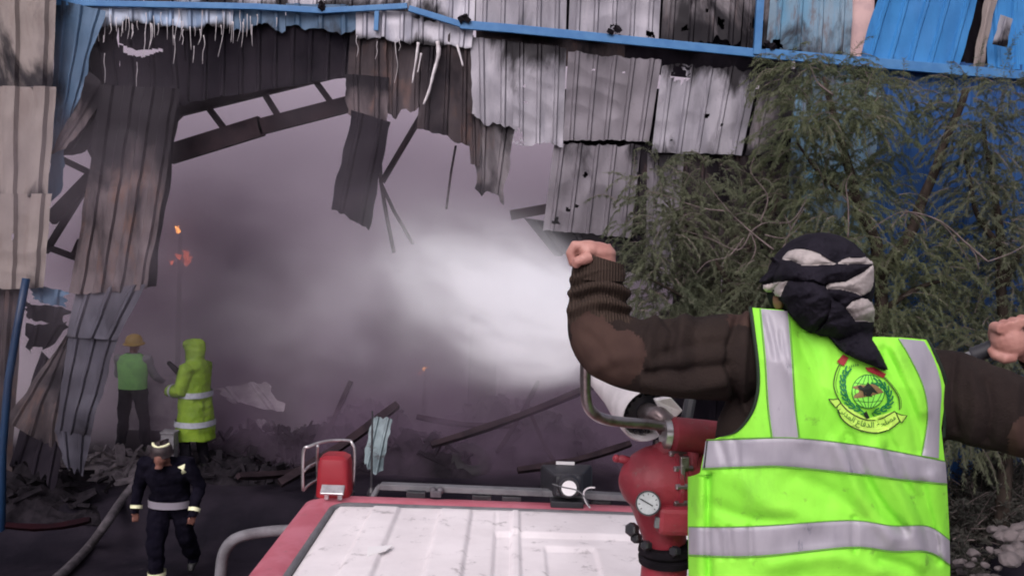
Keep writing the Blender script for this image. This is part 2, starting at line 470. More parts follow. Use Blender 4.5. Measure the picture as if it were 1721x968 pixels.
def knit_mat():
    m, nt, b, out = _nt('brown knit')
    b.inputs['Roughness'].default_value = 0.95
    b.inputs['Specular IOR Level'].default_value = 0.15
    tc = nt.nodes.new('ShaderNodeTexCoord')
    w = nt.nodes.new('ShaderNodeTexWave'); w.wave_type = 'BANDS'; w.bands_direction = 'X'
    w.inputs['Scale'].default_value = 46; w.inputs['Distortion'].default_value = 1.2; w.inputs['Detail'].default_value = 1; w.inputs['Detail Scale'].default_value = 0.4
    nt.links.new(tc.outputs['Object'], w.inputs['Vector'])
    col = _mix(nt, _ramp(nt, _noise(nt, 9), 0.35, 0.7), (0.046, 0.031, 0.024), (0.034, 0.023, 0.019))
    col = _mix(nt, _math(nt, 'MULTIPLY', w.outputs['Fac'], 0.45), col, (0.075, 0.054, 0.042))
    nt.links.new(col, b.inputs['Base Color'])
    bp = nt.nodes.new('ShaderNodeBump'); bp.inputs['Strength'].default_value = 0.7; bp.inputs['Distance'].default_value = 0.004
    nt.links.new(w.outputs['Fac'], bp.inputs['Height']); nt.links.new(bp.outputs[0], b.inputs['Normal'])
    return m
M['knit'] = knit_mat()
M['sweater'] = mat('dark brown sweater', (0.020, 0.014, 0.013), (0.030, 0.021, 0.018), 6, rough=0.95, bump=0.4, bscale=180, spec=0.15)

def leaf_mat(name, c1, c2, c3):
    m, nt, b, out = _nt(name)
    b.inputs['Roughness'].default_value = 0.8
    b.inputs['Specular IOR Level'].default_value = 0.2
    col = _mix(nt, _ramp(nt, _noise(nt, 1.6, detail=3), 0.38, 0.62), c1, c2)
    col = _mix(nt, _ramp(nt, _noise(nt, 9, detail=3), 0.55, 0.72), col, c3)
    nt.links.new(col, b.inputs['Base Color'])
    tr = nt.nodes.new('ShaderNodeBsdfTranslucent'); nt.links.new(col, tr.inputs['Color'])
    mx = nt.nodes.new('ShaderNodeMixShader'); mx.inputs[0].default_value = 0.4
    nt.links.new(b.outputs[0], mx.inputs[1]); nt.links.new(tr.outputs[0], mx.inputs[2]); nt.links.new(mx.outputs[0], out.inputs['Surface'])
    return m
M['leaf'] = leaf_mat('feathery green leaf', (0.115, 0.138, 0.078), (0.165, 0.185, 0.105), (0.205, 0.205, 0.145))
M['leaf2'] = leaf_mat('dusky green leaf', (0.115, 0.132, 0.085), (0.16, 0.174, 0.11), (0.20, 0.198, 0.15))
M['scrub'] = leaf_mat('dark scrub leaf', (0.045, 0.046, 0.04), (0.07, 0.068, 0.058), (0.10, 0.09, 0.082))

def emit_mat(name, c, s):
    m = bpy.data.materials.new(name); m.use_nodes = True; nt = m.node_tree; nt.nodes.clear()
    out = nt.nodes.new('ShaderNodeOutputMaterial'); e = nt.nodes.new('ShaderNodeEmission')
    e.inputs[0].default_value = (*c, 1); e.inputs[1].default_value = s
    nt.links.new(e.outputs[0], out.inputs['Surface']); return m
M['flame'] = emit_mat('orange flame', (1.0, 0.14, 0.03), 3.2)
M['flame_hot'] = emit_mat('yellow flame core', (1.0, 0.36, 0.07), 11.0)

# ------------------------------------------------------------------ ground
def gz(x, y):
    z = 0.4 * sstep(9.3, 10.6, y) * (1 - sstep(1.0, 3.0, x))
    z += 0.75 * math.exp(-((x - 6.3) / 1.5) ** 2) * sstep(8.6, 10.2, y)
    if 3 < y < 30 and abs(x) < 16:
        z += 0.05 * noise.noise(Vector((x * 0.8, y * 0.8, 0))) * sstep(5, 8, y)
        z += 0.02 * noise.noise(Vector((x * 4, y * 4, 3))) * sstep(5, 8, y)
    return z

def build_ground():
    xs = [-220, -120, -60, -30, -20] + [x * 0.16 for x in range(-100, 76)] + [16, 24, 40, 80, 140, 220]
    ys = [-120, -50, -15, 0, 3] + [5 + y * 0.16 for y in range(0, 90)] + [21, 24, 28, 40, 80, 150, 250]
    mb = MB()
    vs = [(x, y, gz(x, y)) for y in ys for x in xs]
    n = len(xs)
    fs = [(j * n + i, j * n + i + 1, (j + 1) * n + i + 1, (j + 1) * n + i) for j in range(len(ys) - 1) for i in range(n - 1)]
    mb.add(vs, fs)
    mb.obj('ground', M['ground'], smooth=True, kind='structure')
build_ground()

# ------------------------------------------------------------------ burnt warehouse
WALL = 10.6
bld = thing('burnt_warehouse', (0, WALL, 0), 'burnt-out metal-clad warehouse with torn, sooty and blue wall sheets and open front', 'warehouse')

def rib_h(f):
    # trapezoid rib, f in 0..1 across one pitch
    return max(0.0, min(1.0, (0.15 - abs(f - 0.5)) / 0.085))

def sheet3(c, ribs, m, seed=0, jt=0.0, jb=0.0, holes=(), dent=0.034, curl=0.0, nt=None, name='cladding_sheet', gash=None, wide=False, rib=0.028, parent=None, edge=0.0):
    """corrugated sheet between four 3-D corners TL,TR,BR,BL (ribs run top to bottom); torn top/bottom edges, holes cut out"""
    TL, TR, BR, BL = [Vector(p) for p in c]
    rnd = random.Random(seed)
    H = ((TL - BL).length + (TR - BR).length) / 2
    nsub = (0.0, 0.2, 0.35, 0.40, 0.435, 0.565, 0.60, 0.65, 0.8) if not wide else (0.0, 0.12, 0.22, 0.30, 0.5, 0.70, 0.78, 0.88)
    if holes: nsub = tuple(sorted(set(nsub) | {k / 14 for k in range(14)})); nt = 60
    ss = [(r + q) / ribs for r in range(ribs) for q in nsub] + [1.0]
    if nt is None: nt = max(8, min(36, int(H / 0.08)))
    nrm = (TR - TL).cross(BL - TL).normalized()
    if nrm.y > 0: nrm = -nrm
    sd = seed * 7.31
    vs, uv = [], []
    for i, s in enumerate(ss):
        nz = noise.noise(Vector((s * ribs * 1.1, sd, 0.3))) + 0.6 * noise.noise(Vector((s * ribs * 4.3, sd, 1.7)))
        nz2 = noise.noise(Vector((s * ribs * 0.9, sd, 5.3))) + 0.6 * noise.noise(Vector((s * ribs * 4.0, sd, 8.7)))
        t0 = max(0, jt * (0.5 + 0.7 * nz)) if jt else 0.0
        t1 = 1 - max(0, jb * (0.5 + 0.8 * nz2)) if jb else 1.0
        for j in range(nt + 1):
            t = t0 + (t1 - t0) * j / nt
            p = TL.lerp(TR, s).lerp(BL.lerp(BR, s), t)
            h = (rib * (rib_h((s * ribs) % 1.0) if not wide else max(0, min(1, (0.28 - abs((s * ribs) % 1.0 - 0.5)) / 0.08)))) if i < len(ss) - 1 else 0
            d = dent * (noise.noise(Vector((p.x * 1.3 + sd, p.z * 1.1, 0))) + 0.6 * noise.noise(Vector((p.x * 3.5 + sd, p.z * 2.6, 4))) + 0.5 * (0.35 - abs(noise.noise(Vector((p.x * 2.6 + p.z * 1.7 + sd, p.z * 2.9 - p.x, 9))))))
            cu = curl * (t ** 2.5)
            ex = edge * noise.noise(Vector((t * 6, sd + (0 if s < .5 else 9), 2.2))) * (abs(s - 0.5) * 2) ** 6
            vs.append(p + nrm * (h + d + cu) + (TR - TL) * ex)
            uv.append((s, t))
    fs = []
    n1 = nt + 1
    W_ = (TR - TL).length
    for i in range(len(ss) - 1):
        for j in range(nt):
            sm = (ss[i] + ss[i + 1]) / 2; tm = (j + 0.5) / nt
            cut = False
            for hs, ht, hr in holes:
                dd = math.hypot((sm - hs) * W_, (tm - ht) * H)
                if dd < hr * (0.8 + 0.9 * noise.noise(Vector((sm * 19 + sd, tm * 23, 6)))): cut = True; break
            if gash and not cut:
                cc = (vs[i * n1 + j] + vs[(i + 1) * n1 + j + 1]) / 2
                cut = inpoly(*proj(cc), gash)
            if not cut:
                fs.append((i * n1 + j, i * n1 + j + 1, (i + 1) * n1 + j + 1, (i + 1) * n1 + j))
    mb = MB(); mb.add(vs, fs)
    o = mb.obj(name, m, parent or bld, smooth=R(25))
    l = o.data.uv_layers.new(name='UVMap')
    for lp in o.data.loops:
        l.data[lp.index].uv = uv[lp.vertex_index]
    return o

def sheet(q, ribs, m, D=WALL, **k):
    ds = D if hasattr(D, '__len__') else (D,) * 4
    return sheet3([P(x, y, d) for (x, y), d in zip(q, ds)], ribs, m, **k)

_sd = [0]
def S(q, ribs, m, D=WALL, **k):
    _sd[0] += 1
    return sheet(q, ribs, M[m], D, seed=_sd[0], **k)

# upper row, above the blue rail
S([(85, -110), (245, -110), (240, 12), (85, 8)], 5, 'white_blue', jb=0.02)
S([(242, -110), (392, -110), (390, 18), (242, 14)], 5, 'white_blue', 10.58, jb=0.02)
S([(394, -110), (548, -110), (545, 20), (390, 18)], 5, 'white_burnt', jb=0.02)
S([(550, -110), (692, -110), (690, 22), (546, 20)], 5, 'white_burnt', 10.58, jb=0.02)
S([(694, -110), (803, -110), (797, 50), (690, 40)], 4, 'white_burnt', jb=0.08)
S([(804, -110), (955, -110), (951, 58), (799, 50)], 5, 'galv', 10.58, jb=0.03)
S([(962, -110), (1118, -110), (1106, 74), (955, 62)], 5, 'galv', jb=0.06, holes=((.5, .93, .05), (.9, .95, .06), (.2, .55, .02)))
S([(1122, -110), (1258, -110), (1243, 85), (1110, 76)], 4, 'galv_burnt', 10.58, jb=0.12, holes=((.3, .86, .05), (.75, .85, .07), (.55, .7, .03)))
S([(1256, -110), (1300, -110), (1290, 92), (1246, 88)], 2, 'galv_burnt', jb=0.08, holes=((.5, .8, .08),))
S([(1304, -110), (1440, -110), (1428, 98), (1286, 90)], 4, 'blue_peel', 10.59, jb=0.04, holes=((.12, .97, .08),))
S([(1438, -110), (1480, -110), (1462, 100), (1428, 98)], 1, 'pink_gap', 10.68, rib=0.0)
S([(1505, -110), (1672, -110), (1612, 112), (1446, 100)], 5, 'blue', 10.52, jb=0.01, edge=0.02)
S([(1640, -110), (1700, -110), (1650, 118), (1618, 112)], 1, 'charred', 10.72, rib=0.0)
S([(1676, -110), (1698, -110), (1652, 116), (1632, 114)], 1, 'cream', 10.55, rib=0.01, edge=0.25)
S([(1652, -110), (1830, -110), (1820, 128), (1655, 116)], 5, 'blue', 10.62, curl=0.05)
S([(1832, -110), (2000, -110), (1992, 140), (1822, 130)], 5, 'blue', 10.58)
S([(2002, -110), (2170, -110), (2160, 150), (1994, 142)], 5, 'blue', 10.62)
# pale torn flap standing out of the blue sheets
S([(1682, 25), (1702, 32), (1692, 80), (1668, 75)], 1, 'white_burnt', (10.3, 10.25, 10.35, 10.4), rib=0.02, edge=0.1)

# strip hanging below the rail on the left, scorched through
for k, (x0, x1, yb0, yb1, mm) in enumerate(((100, 205, 48, 46, 'white_blue'), (205, 305, 46, 48, 'white_blue'), (305, 392, 46, 48, 'white_blue'),
                                            (392, 480, 50, 54, 'blue_dull'), (480, 598, 55, 62, 'blue_dull'))):
    S([(x0, 6), (x1, 10), (x1, yb1 + 6), (x0, yb0 + 6)], 3, mm, 10.56 + 0.02 * (k % 2), jb=0.35, nt=14)
S([(598, 14), (692, 20), (690, 78), (598, 66)], 3, 'white_burnt', 10.55, jb=0.2, nt=14)
S([(690, 22), (796, 46), (792, 84), (690, 78)], 3, 'white_burnt', 10.58, jb=0.25, nt=14)

# second row
S([(790, 62), (866, 70), (862, 232), (795, 205)], 2, 'galv', 10.6, jb=0.15, dent=0.03, edge=0.04)
S([(862, 70), (952, 82), (946, 250), (862, 244)], 3, 'galv', 10.57, jb=0.05, dent=0.04, holes=((.22, .42, .02), (.25, .58, .02), (.1, .93, .09)))
S([(796, 190), (868, 205), (842, 352), (800, 332)], 2, 'galv_burnt', 10.64, jb=0.18, curl=-0.15, edge=0.08)
S([(955, 86), (1112, 98), (1090, 240), (946, 238)], 5, 'galv_dull', 10.6, jb=0.03, jt=0.04, holes=((.28, .17, .015), (.62, .17, .015)))
S([(1114, 98), (1278, 112), (1246, 262), (1095, 258)], 5, 'galv', 10.55, jb=0.02, jt=0.1, holes=((.2, .10, .11), (.14, .07, .06), (.55, .56, .045), (.72, .66, .02), (.2, .86, .02)))
S([(1284, 112), (1350, 118), (1310, 262), (1252, 262)], 2, 'galv_burnt', 10.58, jb=0.03, edge=0.05)
S([(932, 236), (1078, 242), (1060, 402), (912, 390)], 5, 'galv_dull', 10.63, jb=0.03, jt=0.05, holes=((.4, .33, .03), (.25, .74, .03), (.13, .9, .05), (.35, .7, .02)))
S([(1088, 258), (1150, 262), (1132, 458), (1084, 452)], 2, 'galv_dull', 10.62, jb=0.05)
S([(1050, 240), (1092, 244), (1084, 400), (1050, 398)], 1, 'rust_burnt', 10.68, jb=0.2)
S([(1140, 262), (1225, 262), (1205, 560), (1128, 560)], 3, 'rust_burnt', 10.66, jb=0.1)
S([(1225, 262), (1330, 264), (1300, 640), (1205, 640)], 4, 'rust_burnt', 10.63, jb=0.05)
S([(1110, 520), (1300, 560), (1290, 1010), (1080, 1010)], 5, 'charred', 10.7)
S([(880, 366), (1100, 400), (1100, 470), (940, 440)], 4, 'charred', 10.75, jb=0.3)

# long blue wall behind the trees
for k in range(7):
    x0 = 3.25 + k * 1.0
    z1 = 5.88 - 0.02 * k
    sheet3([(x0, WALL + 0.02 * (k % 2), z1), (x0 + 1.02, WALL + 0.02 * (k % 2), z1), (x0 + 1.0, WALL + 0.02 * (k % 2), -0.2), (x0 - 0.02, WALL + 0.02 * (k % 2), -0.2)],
           4, M['blue_shaded'] if k else M['blue_peel'], seed=60 + k, nt=30)

# dark burnt sheets hanging over the opening
S([(108, 14), (200, 20), (207, 205), (160, 170)], 3, 'charred', 10.66, jb=0.25, edge=0.08)
S([(198, 18), (305, 22), (318, 190), (204, 175)], 3, 'charred', 10.63, jb=0.12, nt=60, gash=[(202, 74), (216, 80), (232, 86), (256, 83), (279, 82), (262, 90), (240, 97), (222, 95), (210, 90)])
S([(300, 20), (450, 26), (450, 152), (300, 178)], 5, 'charred', 10.66, jb=0.03)
S([(448, 26), (600, 30), (592, 132), (448, 152)], 5, 'charred', 10.64, jb=0.03)
S([(590, 34), (650, 40), (650, 200), (582, 190)], 2, 'rust_burnt', 10.62, jb=0.12, edge=0.05)
S([(646, 40), (722, 48), (720, 225), (645, 215)], 2, 'rust_burnt', 10.66, jb=0.25)
S([(715, 52), (796, 60), (796, 252), (700, 222)], 3, 'rust_burnt', 10.63, jb=0.05)
S([(580, 125), (652, 130), (650, 222), (584, 205)], 2, 'brown_burnt', 10.56, jb=0.3, edge=0.1)
S([(590, 185), (655, 205), (622, 392), (558, 358)], 2, 'charred', 10.5, jb=0.08, edge=0.06, curl=0.1)
S([(785, 190), (806, 195), (806, 300), (792, 290)], 1, 'rust_burnt', 10.6, jb=0.2)

# the long column of sheets left hanging on the left
S([(166, 142), (302, 150), (250, 490), (122, 500)], 4, 'brown_burnt', 10.42, wide=True, rib=0.035, jb=0.02, dent=0.05, edge=0.03, curl=0.1, nt=36)
S([(296, 150), (306, 160), (262, 480), (236, 486)], 1, 'charred', 10.6, rib=0.0, edge=0.4)
S([(128, 488), (246, 478), (196, 572), (112, 566)], 3, 'steel_blue_grey', (10.34, 10.34, 10.2, 10.2), dent=0.05)
S([(116, 562), (198, 566), (150, 735), (92, 725)], 3, 'steel_blue_grey', (10.22, 10.22, 10.05, 10.05), dent=0.06, edge=0.05)
S([(96, 722), (152, 732), (138, 815), (112, 800)], 2, 'steel_blue_grey', (10.05, 10.05, 9.95, 9.95), jb=0.5, dent=0.08, edge=0.1)
# torn curled sheet left of it, and the blue sheet
S([(95, 0), (180, 20), (120, 215), (82, 255)], 3, 'blue_dull', 10.5, edge=0.08, dent=0.06)
S([(150, 120), (185, 150), (112, 250), (84, 262)], 1, 'brown_burnt', 10.45, edge=0.15, rib=0.01, dent=0.06)
S([(172, 140), (222, 160), (160, 260), (98, 262)], 2, 'charred', 10.6, jb=0.1, edge=0.08)
S([(80, 230), (106, 250), (104, 320), (78, 345)], 1, 'blue_dull', 10.46, rib=0.0, dent=0.08, edge=0.3)
# cream sheets on the corner at the far left, three lengths
for (y0, y1, d) in ((-110, 152, 10.30), (146, 332, 10.26), (326, 486, 10.22)):
    S([(-6, y0), (97 - y0 * 0.022, y0), (97 - y1 * 0.05, y1), (-6, y1)], 2, 'cream', d, wide=True, rib=0.05, dent=0.04, jb=0.02, holes=((.35, .45, .03),) if y0 > 300 else ())
    S([(-160, y0), (-8, y0), (-8, y1), (-160, y1)], 4, 'cream', d + 0.02, dent=0.03)
S([(-160, 480), (40, 478), (14, 900), (-160, 900)], 4, 'rust_burnt', 10.4, jb=0.1)
S([(-160, 890), (12, 890), (10, 1060), (-160, 1060)], 4, 'blue_shaded', 10.35)
# crumpled blue and black sheet ends at the corner
for k, q in enumerate(([(44, 470), (112, 488), (104, 520), (52, 505)], [(52, 500), (118, 515), (100, 556), (60, 540)], [(40, 540), (112, 540), (70, 592), (40, 600)])):
    S(q, 2, ('blue_dull', 'charred', 'charred')[k], 10.3 + 0.05 * k, dent=0.16, jb=0.3, jt=0.2, edge=0.2)
# slumped dark sheets leaning at the foot of the corner
S([(112, 566), (128, 560), (100, 760), (6, 705)], 3, 'rust_burnt', (10.5, 10.5, 10.1, 10.2), dent=0.08, edge=0.1)
S([(70, 590), (120, 640), (95, 830), (10, 800)], 3, 'charred', (10.6, 10.5, 9.9, 9.9), dent=0.1, jb=0.2)

# rails, posts
def rail(pts, D, w, h, m='rail_blue', name='rail', parent=None):
    mb = MB()
    q = [P(x, y, D) for x, y in pts]
    for a, b in zip(q, q[1:]):
        d = (b - a).normalized() * 0.004
        mb.bar(a - d, b + d, w, h)
    return mb.obj(name, M[m], parent or bld, bevel=0.006)
rail([(-200, 2), (97, 5), (430, 12), (545, 19)], 10.50, 0.05, 0.07)
rail([(542, 19), (684, 11)], 10.49, 0.05, 0.065)
rail([(688, 15), (776, 42)], 10.50, 0.05, 0.07)
rail([(774, 42), (860, 49), (1290, 92)], 10.50, 0.05, 0.10)
rail([(1286, 91), (1672, 124)], 10.49, 0.06, 0.115)
rail([(1668, 123), (2180, 162)], 10.50, 0.05, 0.10)
mb = MB(); mb.bar(P(1272, 92, 10.47), P(1284, -110, 10.47), 0.085, 0.05, (0, 1, 0)); mb.obj('rail_post', M['rail_blue'], bld)
mb = MB(); mb.bar(P(632, 52, 10.5), P(634, 12, 10.5), 0.05, 0.05, (0, 1, 0)); mb.obj('rail_post', M['rail_blue'], bld)
mb = MB(); mb.tube([P(44, 468, 9.9), P(30, 545, 9.85), P(14, 640, 9.8), P(4, 760, 9.8), P(0, 1100, 9.8)], [0.042] * 5, 12)
mb.obj('corner_post', M['post_blue'], bld, smooth=True)
# cleats on the rail
for x, y in ((545, 10), (780, 30), (1033, 52), (1297, 76)):
    mb = MB(); rnd = random.Random(x)
    for _ in range(3):
        mb.box(P(x + rnd.uniform(-8, 8), y + rnd.uniform(-4, 4), 10.46), (0.07, 0.05, 0.05), (rnd.random(), rnd.random(), rnd.random()))
    mb.obj('cleat', M['black_char'], bld)

# melted pale strands running down from the strip
rnd = random.Random(4)
def strand(pts, r0, r1, D=10.52):
    q = smooth_path([P(x, y, D) for x, y in pts], 3)
    m = len(q)
    mb = MB(); mb.tube(q, [lerp(r0, r1, (i / (m - 1)) ** 0.7) * (0.8 + 0.5 * rnd.random()) for i in range(m)], 5)
    mb.obj('melted_strand', M['drip'], bld, smooth=True)
for x, y0, y1, r in ((112, 28, 52, .02), (120, 30, 58, .012), (140, 40, 62, .012), (152, 20, 60, .015), (166, 30, 70, .016), (175, 60, 72, .02), (186, 40, 58, .012), (196, 30, 54, .014), (206, 44, 62, .012),
                     (222, 40, 66, .012), (246, 38, 98, .013), (255, 40, 84, .013), (266, 40, 60, .01), (300, 10, 70, .02), (292, 60, 108, .01), (308, 50, 76, .012), (340, 8, 60, .022), (336, 50, 76, .016),
                     (326, 78, 106, .011), (342, 60, 108, .009), (373, 10, 96, .01), (404, 12, 70, .011), (432, 25, 44, .014), (465, 30, 46, .014), (176, 90, 140, .008), (230, 105, 150, .007), (600, 60, 96, .01), (634, 70, 100, .008), (664, 70, 140, .008), (672, 66, 86, .01)):
    j_ = (y1 - y0) * 0.07
    strand([(x, y0), (x + rnd.uniform(-j_, j_), lerp(y0, y1, .3)), (x + rnd.uniform(-j_, j_), lerp(y0, y1, .6)), (x - j_ + rnd.uniform(-j_, j_), y1)], r * 0.45, 0.0025)
strand([(735, 70), (737, 92), (728, 125), (722, 150), (712, 176)], 0.03, 0.012)
strand([(703, 72), (700, 95), (696, 120), (693, 140)], 0.018, 0.008)
strand([(708, 90), (704, 112), (702, 122)], 0.012, 0.006)
strand([(768, 76), (775, 100), (778, 112)], 0.014, 0.01)

for k in range(34):
    x = rnd.uniform(104, 430); y0 = rnd.uniform(20, 46); l = rnd.uniform(14, 46)
    strand([(x, y0), (x + rnd.uniform(-1.5, 1.5), y0 + l * .5), (x + rnd.uniform(-3, 2), y0 + l)], .005, .002)
# scorched strip behind the rail, then dark backing added behind the wall holes
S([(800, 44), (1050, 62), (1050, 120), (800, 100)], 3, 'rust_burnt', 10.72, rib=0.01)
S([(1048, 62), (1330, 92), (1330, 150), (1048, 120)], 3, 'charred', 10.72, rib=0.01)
S([(935, 150), (1340, 150), (1330, 420), (925, 385)], 6, 'charred', 10.78, rib=0.01)  # from here: added backing that stands in for the dark interior
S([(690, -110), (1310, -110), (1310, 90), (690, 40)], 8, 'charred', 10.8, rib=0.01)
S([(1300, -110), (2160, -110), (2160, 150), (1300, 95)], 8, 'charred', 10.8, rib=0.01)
# remnant of the burnt roof over the left bays
for k in range(5):
    sheet3([(-12.6 + k * 2.2, 10.95, 6.35), (-10.42 + k * 2.2, 10.95, 6.35), (-10.42 + k * 2.2, 13.4 - 0.25 * k, 6.75), (-12.6 + k * 2.2, 13.4 - 0.25 * k, 6.75)], 8, M['charred'], seed=120 + k, jb=0.2, nt=12, name='roof_sheet')
# roof truss seen through the opening
truss = MB().bar(P(230, 205, 11.0), P(592, 116, 11.0), 0.1, 0.12).obj('roof_truss', M['truss'], bld)
def member(a, b, w, h, D=11.0, nm='truss_member'):
    mb = MB(); mb.bar(P(*a, D), P(*b, D), w, h); mb.obj(nm, M['truss'], truss)
member((285, 260), (440, 212), .1, .24, 11.0, 'bottom_chord'); member((436, 214), (600, 172), .1, .19, 11.0, 'bottom_chord')
member((292, 250), (148, 305), .1, .17, 11.0, 'bottom_chord'); member((152, 300), (84, 370), .1, .15, 11.0, 'bottom_chord')
for a, b in (((330, 155), (378, 218)), ((432, 138), (468, 196)), ((522, 126), (556, 172)), ((92, 262), (158, 294)), ((150, 245), (164, 272)), ((152, 302), (76, 424)), ((70, 412), (130, 434)), ((345, 150), (290, 205))):
    member(a, b, .07, .07)
mb = MB(); mb.box(P(137, 422, 11.0), (0.2, 0.05, 0.24), (0, 0.4, 0)); mb.obj('gusset_plate', M['truss'], truss)
# loose hanging bars
for pts, r in (([(718, 178), (680, 242), (642, 306)], .038), ([(634, 150), (637, 230), (640, 305), (650, 365), (662, 425)], .024), ([(640, 308), (662, 355), (694, 410)], .022), ([(766, 245), (758, 290), (750, 352)], .014)):
    mb = MB(); mb.tube([P(x, y, 10.95) for x, y in pts], [r] * len(pts), 6); mb.obj('hanging_bar', M['truss'], bld)
mb = MB(); mb.bar(P(858, 362, 10.9), P(925, 350, 10.9), 0.05, 0.12); mb.obj('hanging_bar', M['truss'], bld)
# rear and side walls, inner columns
for nm, c in (('rear_wall', [(-13, 27, 7.2), (9, 27, 7.2), (9, 27, -0.2), (-13, 27, -0.2)]),):
    sheet3(c, 40, M['charred'], seed=90, nt=8, name=nm)
for x in (-13, 9):
    mb = MB(); mb.box((x, 19, 3.5), (0.08, 16, 7.4)); mb.obj('side_wall', M['charred'], bld)
for x, y in ((P(812, 600, 13.6).x, 13.6), (2.9, 15.0)):
    mb = MB(); mb.box((x, y, 1.4), (0.42, 0.42, 2.0)); mb.box((x, y, 0.45), (0.7, 0.7, 0.5)); mb.obj('column', M['black_char'], bld, bevel=0.02)

# ------------------------------------------------------------------ trees
def make_tree(base, segs, tips, label, seed, leafm, n_leaf, spread, droop=0.35):
    """base point; segs: limb polylines (points with radius); tips: clump centres with radii"""
    rnd = random.Random(seed)
    t = thing('feathery_tree', base, label, 'tree', None)
    mb = MB()
    for pts, r0, r1 in segs:
        q = smooth_path(pts, 5)
        q = [Vector(p) + Vector((noise.noise(Vector(p) * 2 + Vector((seed, 0, 0))), noise.noise(Vector(p) * 2 + Vector((0, seed, 7))), 0)) * 0.06 * min(1, i / 3) for i, p in enumerate(q)]
        mb.tube(q, [lerp(r0, r1, i / (len(q) - 1)) for i in range(len(q))], 8)
    mb.obj('trunk', M['bark'], t, smooth=True)
    tw = MB()
    V = []; F_ = []
    for (c, rx, ry, rz, wgt) in tips:
        c = Vector(c)
        nb = max(4, int(wgt * 9.5))
        for b in range(nb):
            # a spray: thin arching twig with drooping needles
            while True:
                u = Vector((rnd.uniform(-1, 1), rnd.uniform(-1, 1), rnd.uniform(-1, 1)))
                if u.length < 1: break
            st = c + Vector((u.x * rx, u.y * ry, u.z * rz))
            dr = Vector((u.x + rnd.uniform(-.5, .5), u.y * 0.6 + rnd.uniform(-.5, .5), u.z * 0.5 + rnd.uniform(-.2, .5)))
            if dr.length < 0.1: dr = Vector((1, 0, 0))
            dr.normalize(); L = rnd.uniform(0.22, 0.5) * spread
            pts = []
            p = st.copy(); d = dr.copy()
            for k in range(6):
                pts.append(p.copy()); p += d * (L / 5); d = (d + Vector((0, 0, -droop))).normalized()
            if rnd.random() < 0.22: tw.tube(pts, [lerp(0.005, 0.002, k / 5) for k in range(6)], 3, cap=False)
            for k in range(n_leaf):
                f = rnd.random() * 4.999; i = int(f); a = pts[i].lerp(pts[i + 1], f - i)
                ax = (pts[i + 1] - pts[i]).normalized()
                side = Vector((rnd.uniform(-1, 1), rnd.uniform(-1, 1), rnd.uniform(-1, 0.6)))
                dv = (ax * 0.8 + side * 0.75 + Vector((0, 0, -0.35))).normalized()
                ll = rnd.uniform(0.025, 0.065) * spread; w = rnd.uniform(0.002, 0.004)
                sd_ = dv.cross(Vector((rnd.uniform(-1, 1), rnd.uniform(-1, 1), rnd.uniform(-1, 1)))).normalized() * w
                o = len(V)
                e = a + dv * ll
                V.extend((a - sd_ * 0.5, a + dv * ll * 0.5 - sd_, e, a + dv * ll * 0.5 + sd_)); F_.append((o, o + 1, o + 2, o + 3))
    tw.obj('twigs', M['twig'], t, kind='stuff')
    cr = MB(); cr.v = V; cr.f = F_
    cr.obj('crown', leafm, t, kind='stuff')
    return t

def clumps(px_list, D, dj, seed):
    rnd = random.Random(seed); out = []
    for x, y, rx, ry, w in px_list:
        d = D + rnd.uniform(-dj, dj)
        c = P(x, y, d); s = d / FPX
        out.append((c, rx * s, (rx + ry) * 0.5 * s * 0.6, ry * s, w))
    return out

tA = [(1110, 300, 45, 35, 3), (1065, 350, 35, 35, 3), (1190, 285, 60, 30, 3), (1160, 350, 60, 45, 6), (1210, 400, 70, 50, 8), (1110, 430, 50, 45, 7), (1190, 480, 70, 45, 9), (1260, 330, 50, 40, 4), (1120, 380, 60, 40, 5),
      (1300, 480, 60, 60, 8), (1240, 530, 80, 50, 9), (1130, 500, 50, 40, 6), (1330, 400, 60, 50, 6), (1160, 555, 60, 40, 7), (1075, 460, 35, 40, 5), (1300, 570, 70, 60, 7), (1290, 410, 50, 40, 5), (1230, 470, 50, 40, 5)]
tB = [(1330, 130, 40, 28, 6), (1400, 130, 50, 30, 5), (1370, 190, 60, 45, 9), (1440, 200, 55, 40, 7), (1350, 260, 60, 45, 8), (1430, 280, 50, 40, 6), (1330, 330, 50, 40, 6), (1400, 350, 60, 45, 8), (1460, 150, 40, 25, 4),
      (1480, 330, 40, 40, 4), (1480, 420, 60, 50, 8), (1400, 440, 60, 50, 8), (1550, 440, 60, 50, 7), (1500, 500, 70, 50, 9), (1440, 540, 70, 50, 8), (1570, 530, 60, 50, 8), (1520, 180, 30, 30, 3), (1500, 250, 30, 35, 3),
      (1540, 590, 60, 50, 7), (1480, 600, 60, 50, 6), (1340, 480, 40, 50, 5)]
tC = [(1640, 720, 60, 45, 8), (1710, 730, 60, 50, 8), (1600, 690, 45, 45, 6), (1680, 660, 60, 40, 7), (1620, 170, 40, 40, 5), (1660, 230, 50, 50, 7), (1690, 150, 30, 30, 3), (1710, 300, 50, 50, 7), (1630, 300, 40, 50, 5), (1670, 370, 60, 50, 8), (1620, 420, 50, 50, 7), (1710, 440, 50, 60, 8), (1660, 500, 60, 50, 8), (1620, 560, 50, 50, 7),
      (1720, 560, 50, 50, 7), (1680, 600, 60, 50, 7), (1600, 230, 25, 40, 3), (1780, 250, 50, 60, 5), (1790, 400, 60, 70, 6), (1780, 540, 60, 60, 6), (1630, 650, 60, 50, 7), (1720, 660, 60, 50, 7)]
bA = G(1270, 1000, 0.05); bA = Vector((bA.x, 9.6, 0.03))
